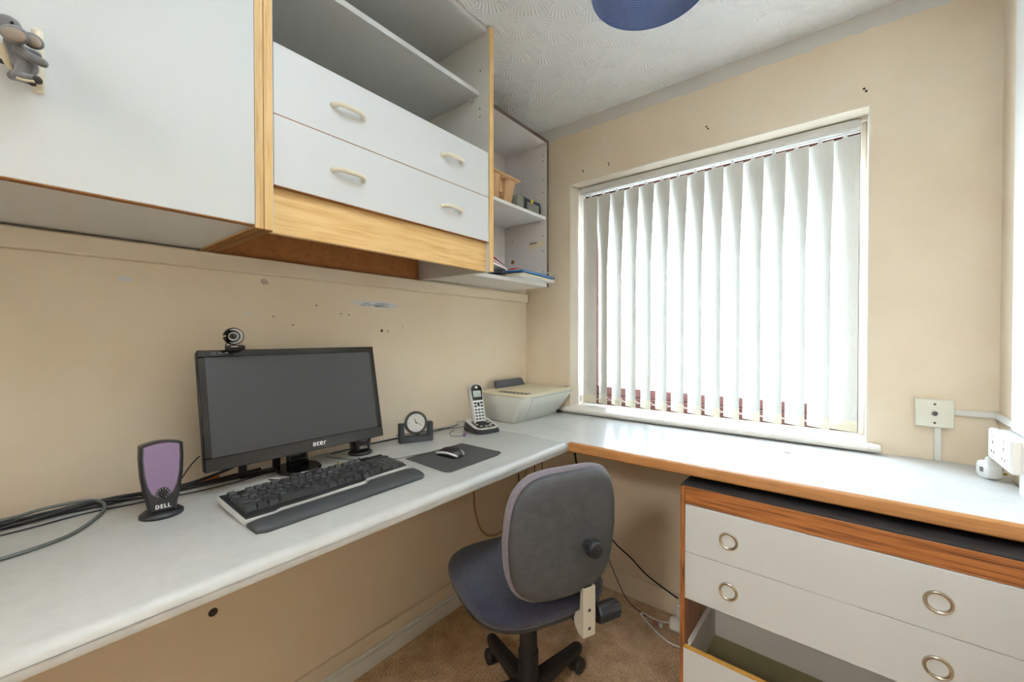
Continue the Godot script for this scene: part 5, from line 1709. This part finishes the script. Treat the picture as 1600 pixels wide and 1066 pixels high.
func shelf_things() -> void:
	var sy := 1.857
	# moulded pulp container, wider at the rim, with deep flutes
	var c := thing("pulp_container", "fluted brown moulded pulp container on the open shelf", "container", Vector3(0.165, sy, 0.49))
	# plan with a deep recess in the side that faces the room; it widens upwards
	var plan := [Vector2(-0.08, -0.085), Vector2(0.07, -0.085), Vector2(0.085, -0.07), Vector2(0.085, -0.022), Vector2(0.078, -0.012), Vector2(0.045, -0.008), Vector2(0.045, 0.028), Vector2(0.078, 0.032), Vector2(0.085, 0.042), Vector2(0.085, 0.075), Vector2(0.07, 0.085), Vector2(-0.08, 0.085)]
	var body := MB.new()
	var rings := []
	for q in [[0.0, 0.78], [0.004, 0.80], [0.06, 0.90], [0.119, 1.0]]:
		var r := []
		for v in plan:
			r.append(Vector3(v.x * q[1], q[0], v.y * q[1]))
		rings.append(r)
	body.loft(rings, true, false)
	obj("body", body, M.moulded_pulp, c)
	obj("recess_step", MB.new().bb(Vector3(0.030, 0.055, -0.009), Vector3(0.060, 0.118, 0.014), 0.003), M.moulded_pulp, c)
	obj("rim", MB.new().bb(Vector3(-0.092, 0.1175, -0.098), Vector3(0.098, 0.1265, 0.098), 0.003), M.moulded_pulp, c)
	tag(obj("black_lead", MB.new().tube(smooth_path([Vector3(0.10, sy + 0.1265, 0.54), Vector3(0.12, sy + 0.150, 0.525), Vector3(0.14, sy + 0.160, 0.50), Vector3(0.16, sy + 0.150, 0.47), Vector3(0.17, sy + 0.1275, 0.45)]), 0.004, 8), M.black_matte), "black lead arching out of the pulp container", "lead")
	# grey transformer with its lead wound beside it
	var t := thing("power_adapter", "grey ribbed power adapter with a wound black lead on the shelf", "power adapter", Vector3(0.236, sy, 0.388))
	var m := MB.new()
	m.bb(Vector3(-0.03, 0, -0.010), Vector3(0.03, 0.058, 0.034), 0.004)
	for k in 4:
		m.bb(Vector3(0.029, 0.006, -0.010 + k * 0.011), Vector3(0.0325, 0.052, -0.005 + k * 0.011), 0.001)
	obj("body", m, M.grey_box, t)
	var pts := []
	for k in 64:
		var a := TAU * k / 14.0
		pts.append(Vector3(-0.01 + cos(a) * 0.024, 0.04 + sin(a) * 0.034, -0.024 - k * 0.0005))
	obj("lead", MB.new().tube(pts, 0.0042, 7), M.black_matte, t)
	# grey case with a navy strap and a yellow tag
	var g := thing("grey_case", "small grey case with navy strap and yellow tag at the shelf end", "case", Vector3(0.215, sy, 0.272))
	obj("body", MB.new().bb(Vector3(-0.03, 0, -0.052), Vector3(0.032, 0.058, 0.05), 0.006), M.grey_box, g)
	var st := MB.new().bb(Vector3(-0.026, 0.052, -0.056), Vector3(0.0345, 0.066, 0.056), 0.003)
	obj("strap", st, M.navy_strap, g)
	obj("yellow_tag", MB.new().bb(Vector3(0.034, 0.050, 0.008), Vector3(0.0355, 0.067, 0.026), 0.0005), M.yellow_tag, g)
	obj("carry_loop", MB.new().tube(smooth_path([Vector3(0.02, 0.064, -0.05), Vector3(0.026, 0.056, -0.0575), Vector3(0.03, 0.03, -0.057), Vector3(0.028, 0.008, -0.055)]), 0.005, 8), M.black_matte, g)
	obj("side_mesh", MB.new().bb(Vector3(-0.02, 0.0, 0.05), Vector3(0.03, 0.05, 0.056), 0.003), M.black_matte, g)
	# papers and folders on the bottom board
	var by := 1.524
	var y := by
	var stack := [
		["paper_sheaf", "white sheaf of papers at the bottom of the pile beneath the folders", "paper", Vector3(0.236, 0, 0.372), Vector3(0.21, 0.006, 0.297), 3.0],
		["card_folder", "cream card folder in the shelf pile below the blue folder", "paper_cream", Vector3(0.246, 0, 0.38), Vector3(0.215, 0.004, 0.30), 6.0],
		["card_folder", "dark slate folder in the shelf pile beneath the blue folder", "dark_card", Vector3(0.19, 0, 0.41), Vector3(0.22, 0.006, 0.31), -2.0],
		["card_folder", "glossy blue folder sticking out of the shelf towards the window", "blue_card", Vector3(0.240, 0, 0.378), Vector3(0.22, 0.008, 0.30), 5.0],
		["paper_sheaf", "loose white sheets lying on top of the blue folder", "paper", Vector3(0.225, 0, 0.380), Vector3(0.21, 0.003, 0.295), 7.0],
	]
	for s in stack:
		var h: float = s[4].y
		var b := MB.new().box(Vector3(0, h / 2.0, 0), s[4], 0.0008)
		var o := obj(s[0], b, M[s[2]])
		o.position = Vector3(s[3].x, y, s[3].z)
		o.rotation_degrees.y = s[5]
		tag(o, s[1], "paper" if s[2].begins_with("paper") and s[0] == "paper_sheaf" else "folder", "papers on the bottom shelf")
		y += h
	# sheets leaning in the corner against the drawer unit
	var lean := [["red_card", 0.004, "tall red folder leaning behind the grey booklets on the lower shelf"], ["dark_card", 0.006, "dark grey booklet leaning beneath the red folder"], ["paper", 0.005, "white booklet leaning between dark and pink cards"], ["pink_card", 0.003, "pink card leaning in the sloping pile"], ["paper", 0.008, "thick white papers at the foot of the sloping pile"]]
	var base := 0.0
	for k in range(lean.size() - 1, -1, -1):
		var q = lean[k]
		var ang := 10.0 + (4 - k) * 3.2
		var o := obj("leaning_folder", MB.new().box(Vector3(0, q[1] / 2.0, 0.10), Vector3(0.19, q[1], 0.20), 0.0006), M[q[0]])
		o.position = Vector3(0.178 + 0.002 * k, y + base + 0.001, 0.515 + (4 - k) * 0.004)
		o.rotation_degrees = Vector3(-ang, 0, 0)
		tag(o, q[2], "folder", "sloping pile on the bottom shelf")
		base += q[1] * 0.9
	tag(obj("red_booklet", MB.new().box(Vector3(0.255, y + 0.0105, 0.452), Vector3(0.06, 0.012, 0.06), 0.001, rot(8, 12, 6)), M.red_card), "bright red booklet corner between the leaning pile and blue folder", "booklet")
	# curled sheet
	var cs := MB.new()
	cs.next()
	var g2 := []
	for i in 7:
		var row := []
		for j in 7:
			var a := i / 6.0
			var b2 := j / 6.0
			row.append(Vector3(-0.07 + 0.14 * a, 0.0008 + 0.034 * pow(maxf(0.0, a * 0.65 + b2 * 0.65 - 0.45), 1.6), 0.06 - 0.13 * b2))
		g2.append(row)
	for i in 6:
		for j in 6:
			cs.quad(g2[i][j], g2[i + 1][j], g2[i + 1][j + 1], g2[i][j + 1], Vector3.UP)
	var cur := obj("curled_sheet", cs, M.paper)
	cur.position = Vector3(0.265, y, 0.295)
	cur.rotation_degrees.y = 4
	tag(cur, "single white sheet curling up at the end of the shelf", "paper")

func lampshade() -> void:
	var l := thing("pendant_lampshade", "blue perforated metal drum lampshade hanging from the ceiling", "lampshade", Vector3(1.04, CEIL, 0.87))
	var yb := 2.15 - CEIL
	var yt := 2.345 - CEIL
	var r0 := 0.146
	var r1 := 0.128
	var m := MB.new()
	m.flat()
	var nu := 190
	var nv := 42
	var P := func(u: float, v: float) -> Vector3:
		var a := TAU * u / nu
		var t := v / nv
		var r := lerpf(r0, r1, t)
		return Vector3(cos(a) * r, lerpf(yb, yt, t), sin(a) * r)
	# every cell is a frame round a lozenge hole; rows are staggered
	for v in nv:
		var o := 0.5 if v % 2 else 0.0
		for u in nu:
			var a: Vector3 = P.call(u + o, v)
			var b: Vector3 = P.call(u + 1 + o, v)
			var c: Vector3 = P.call(u + 1 + o, v + 1)
			var d: Vector3 = P.call(u + o, v + 1)
			var e: Vector3 = P.call(u + o + 0.27, v + 0.5)
			var f: Vector3 = P.call(u + o + 0.5, v + 0.23)
			var g: Vector3 = P.call(u + o + 0.73, v + 0.5)
			var h: Vector3 = P.call(u + o + 0.5, v + 0.77)
			var out := Vector3(a.x + b.x, 0, a.z + b.z)
			m.quad(a, b, g, f, out)
			m.tri(a, f, e, out)
			m.quad(b, c, h, g, out)
			m.quad(c, d, e, h, out)
			m.tri(d, a, e, out)
	obj("perforated_shade", m, M.shade_blue, l)
	var pts := []
	for k in 64:
		var a := TAU * k / 64
		pts.append(Vector3(cos(a) * r0, yb, sin(a) * r0))
	obj("lower_rim", MB.new().tube(pts, 0.002, 6, true), M.shade_blue, l)
	pts = []
	for k in 64:
		var a := TAU * k / 64
		pts.append(Vector3(cos(a) * r1, yt, sin(a) * r1))
	obj("upper_rim", MB.new().tube(pts, 0.002, 6, true), M.shade_blue, l)
	var sp := MB.new()
	for k in 3:
		var a := TAU * k / 3
		sp.tube([Vector3(cos(a) * r1, yt, sin(a) * r1), Vector3(cos(a) * 0.018, yt - 0.01, sin(a) * 0.018)], 0.0016, 6)
	sp.lathe([Vector2(0.018, -0.06 + yt), Vector2(0.02, -0.01 + yt), Vector2(0.012, 0.01 + yt), Vector2(0.0, 0.012 + yt)], 18)
	obj("spider_fitting", sp, M.white_plastic, l)
	obj("flex", MB.new().tube([Vector3(0, yt, 0), Vector3(0, -0.012, 0)], 0.003, 8), M.white_plastic, l)
	obj("ceiling_rose", MB.new().lathe([Vector2(0.0, -0.018), Vector2(0.03, -0.016), Vector2(0.042, -0.001), Vector2(0.0, -0.001)], 24), M.white_plastic, l)

func sockets() -> void:
	var a := thing("aerial_socket", "square ivory aerial socket box on the wall right of the window", "socket", Vector3(1.662, 1.014, 0.0))
	obj("back_box", MB.new().bb(Vector3(-0.044, -0.044, 0.0), Vector3(0.044, 0.044, 0.026), 0.002), M.ivory_plastic, a)
	obj("face_plate", MB.new().bb(Vector3(-0.045, -0.045, 0.026), Vector3(0.045, 0.045, 0.034), 0.003), M.ivory_plastic, a)
	obj("aerial_port", MB.new().lathe([Vector2(0.0, 0.001), Vector2(0.003, 0.001), Vector2(0.003, 0.004), Vector2(0.0065, 0.004), Vector2(0.0075, 0.0)], 18, Transform3D(rot(90, 0, 0), Vector3(0, 0.0, 0.034))), M.panel_print, a)
	for y in [-0.03, 0.03]:
		obj("screw", MB.new().lathe([Vector2(0.0, 0.0012), Vector2(0.003, 0.001), Vector2(0.0035, 0.0)], 12, Transform3D(rot(90, 0, 0), Vector3(0, y, 0.034))), M.panel_print, a)
	var s := thing("double_socket", "white double power socket box on the right hand wall", "socket", Vector3(RX, 0.963, 0.26))
	obj("back_box", MB.new().bb(Vector3(-0.032, -0.04, -0.098), Vector3(0.0, 0.04, 0.098), 0.003), M.white_plastic, s)
	var fp := obj("face_plate", MB.new().bb(Vector3(-0.052, -0.042, -0.1), Vector3(-0.032, 0.042, 0.1), 0.004), M.white_plastic, s)
	for z in [-0.052, 0.044]:
		var h := MB.new()
		h.bb(Vector3(-0.0526, 0.004, z - 0.002), Vector3(-0.052, 0.013, z + 0.002))
		h.bb(Vector3(-0.0526, -0.02, z - 0.014), Vector3(-0.052, -0.015, z - 0.008))
		h.bb(Vector3(-0.0526, -0.02, z + 0.008), Vector3(-0.052, -0.015, z + 0.014))
		obj("pin_slots", h, M.panel_print, fp)
		obj("rocker_switch", MB.new().box(Vector3(-0.0535, 0.027, z), Vector3(0.004, 0.014, 0.010), 0.001, rot(0, 0, 8)), M.white_plastic, fp)
	obj("lower_box", MB.new().bb(Vector3(-0.02, DESK - 0.963, 0.02), Vector3(0.0, -0.04, 0.098), 0.002), M.trunking, s)
	# unplugged mains plug lying on the desk, pins towards the wall
	var p := thing("mains_plug", "unplugged white three pin plug lying on the window desk", "plug", Vector3(1.760, DESK, 0.150), 24.0)
	var rings := []
	for q in [[-0.020, 0.80], [-0.017, 0.95], [-0.004, 1.0], [0.010, 1.0], [0.013, 0.97]]:
		var r := []
		for v in rounded(0.046, 0.050, 0.014, 5):
			r.append(Vector3(q[0], 0.0255 + v.y * q[1], v.x * q[1]))
		rings.append(r)
	obj("body", MB.new().loft(rings), M.white_plastic, p)
	obj("cable_grip", MB.new().bb(Vector3(-0.010, 0.046, -0.008), Vector3(0.006, 0.062, 0.008), 0.004), M.white_plastic, p)
	for q in [[0.018, 0.011], [0.018, -0.011], [0.040, 0.0]]:
		obj("pin", MB.new().bb(Vector3(0.012, q[0] - 0.003, q[1] - 0.002), Vector3(0.030, q[0] + 0.003, q[1] + 0.002), 0.0006), M.brass, p)
	var lb := MB.new()
	for k in 3:
		lb.bb(Vector3(-0.0212, 0.0195 + k * 0.0045, -0.005), Vector3(-0.0198, 0.0228 + k * 0.0045, 0.006))
	obj("fuse_label", lb, M.panel_print, p)

func under_desk() -> void:
	# leads hanging behind the desks
	var hang := [
		["hanging_cable", "thin black cable hanging straight down close to the room corner", M.black_matte, 0.0022, [Vector3(0.185, 0.824, 0.10), Vector3(0.183, 0.70, 0.10), Vector3(0.180, 0.54, 0.10), Vector3(0.185, 0.40, 0.10), Vector3(0.18, 0.2, 0.09), Vector3(0.17, 0.03, 0.1)]],
		["hanging_cable", "second thin black cable kinked beside the one near the corner", M.black_matte, 0.0022, [Vector3(0.140, 0.824, 0.10), Vector3(0.136, 0.62, 0.10), Vector3(0.129, 0.51, 0.10), Vector3(0.118, 0.45, 0.10), Vector3(0.12, 0.3, 0.09), Vector3(0.13, 0.03, 0.1)]],
		["hanging_cable", "looped thin black cable hanging against the wall in the corner", M.black_matte, 0.0018, [Vector3(0.12, 0.824, 0.12), Vector3(0.10, 0.60, 0.11), Vector3(0.065, 0.49, 0.105), Vector3(0.03, 0.455, 0.10), Vector3(0.022, 0.50, 0.10), Vector3(0.02, 0.46, 0.10), Vector3(0.032, 0.40, 0.10), Vector3(0.035, 0.25, 0.10)]],
		["hanging_cable", "thick black lead sagging under the window desk to the plug adapter", M.black_matte, 0.0035, [Vector3(0.377, 0.825, 0.10), Vector3(0.383, 0.67, 0.10), Vector3(0.405, 0.59, 0.10), Vector3(0.46, 0.40, 0.06), Vector3(0.555, 0.258, 0.03), Vector3(0.644, 0.205, 0.03), Vector3(0.722, 0.150, 0.03), Vector3(0.816, 0.115, 0.034), Vector3(0.868, 0.105, 0.045)]],
		["hanging_cable", "thin dark lead trailing down to the carpet under the window desk", M.black_matte, 0.002, [Vector3(0.370, 0.825, 0.10), Vector3(0.378, 0.66, 0.10), Vector3(0.42, 0.46, 0.07), Vector3(0.50, 0.25, 0.04), Vector3(0.545, 0.14, 0.035), Vector3(0.61, 0.03, 0.04), Vector3(0.67, 0.004, 0.07), Vector3(0.75, 0.003, 0.10)]],
		["wall_cable", "cream painted cable looping down the wall below the long desk", M.beige_cable, 0.005, [Vector3(0.006, 0.775, 0.445), Vector3(0.006, 0.60, 0.443), Vector3(0.006, 0.471, 0.44), Vector3(0.006, 0.388, 0.431), Vector3(0.006, 0.296, 0.398), Vector3(0.006, 0.235, 0.34), Vector3(0.006, 0.212, 0.259), Vector3(0.006, 0.225, 0.18), Vector3(0.006, 0.29, 0.12), Vector3(0.006, 0.40, 0.09)]],
	]
	for s in hang:
		tag(obj(s[0], MB.new().tube(smooth_path(s[4]), s[3], 7), s[2]), s[1], "cable")
	# plug block on the carpet by the chest
	var e := thing("plug_adapter", "white plug adapter with a plug in it on the carpet beside the chest", "plug adapter", Vector3(0.905, 0, 0.085), -8.0)
	obj("socket_block", MB.new().box(Vector3(0.01, 0.046, -0.01), Vector3(0.085, 0.085, 0.05), 0.006, rot(-12, 0, 0)), M.white_plastic, e)
	obj("plug_body", MB.new().box(Vector3(-0.018, 0.034, 0.034), Vector3(0.05, 0.05, 0.034), 0.007, rot(-12, 10, 0)), M.white_plastic, e)
	obj("switch_face", MB.new().box(Vector3(0.0, 0.094, -0.016), Vector3(0.06, 0.012, 0.035), 0.003, rot(-12, 0, 0)), M.white_plastic, e)
	obj("cord", MB.new().tube(smooth_path([Vector3(-0.045, 0.028, 0.035), Vector3(-0.10, 0.006, 0.03), Vector3(-0.165, 0.004, 0.03), Vector3(-0.175, 0.004, 0.045), Vector3(-0.10, 0.004, 0.085), Vector3(-0.02, 0.004, 0.115), Vector3(0.03, 0.004, 0.11), Vector3(0.11, 0.004, 0.085)]), 0.003, 8), M.white_plastic, e)
	var tg := obj("cord_tag", MB.new().box(Vector3(-0.095, 0.006, 0.05), Vector3(0.036, 0.0008, 0.03), 0.0, rot(4, 28, -6)), M.tag_red, e)
	obj("tag_panel", MB.new().box(Vector3(-0.078, 0.0072, 0.05), Vector3(0.014, 0.0008, 0.026), 0.0, rot(4, 28, -6)), M.paper, tg)
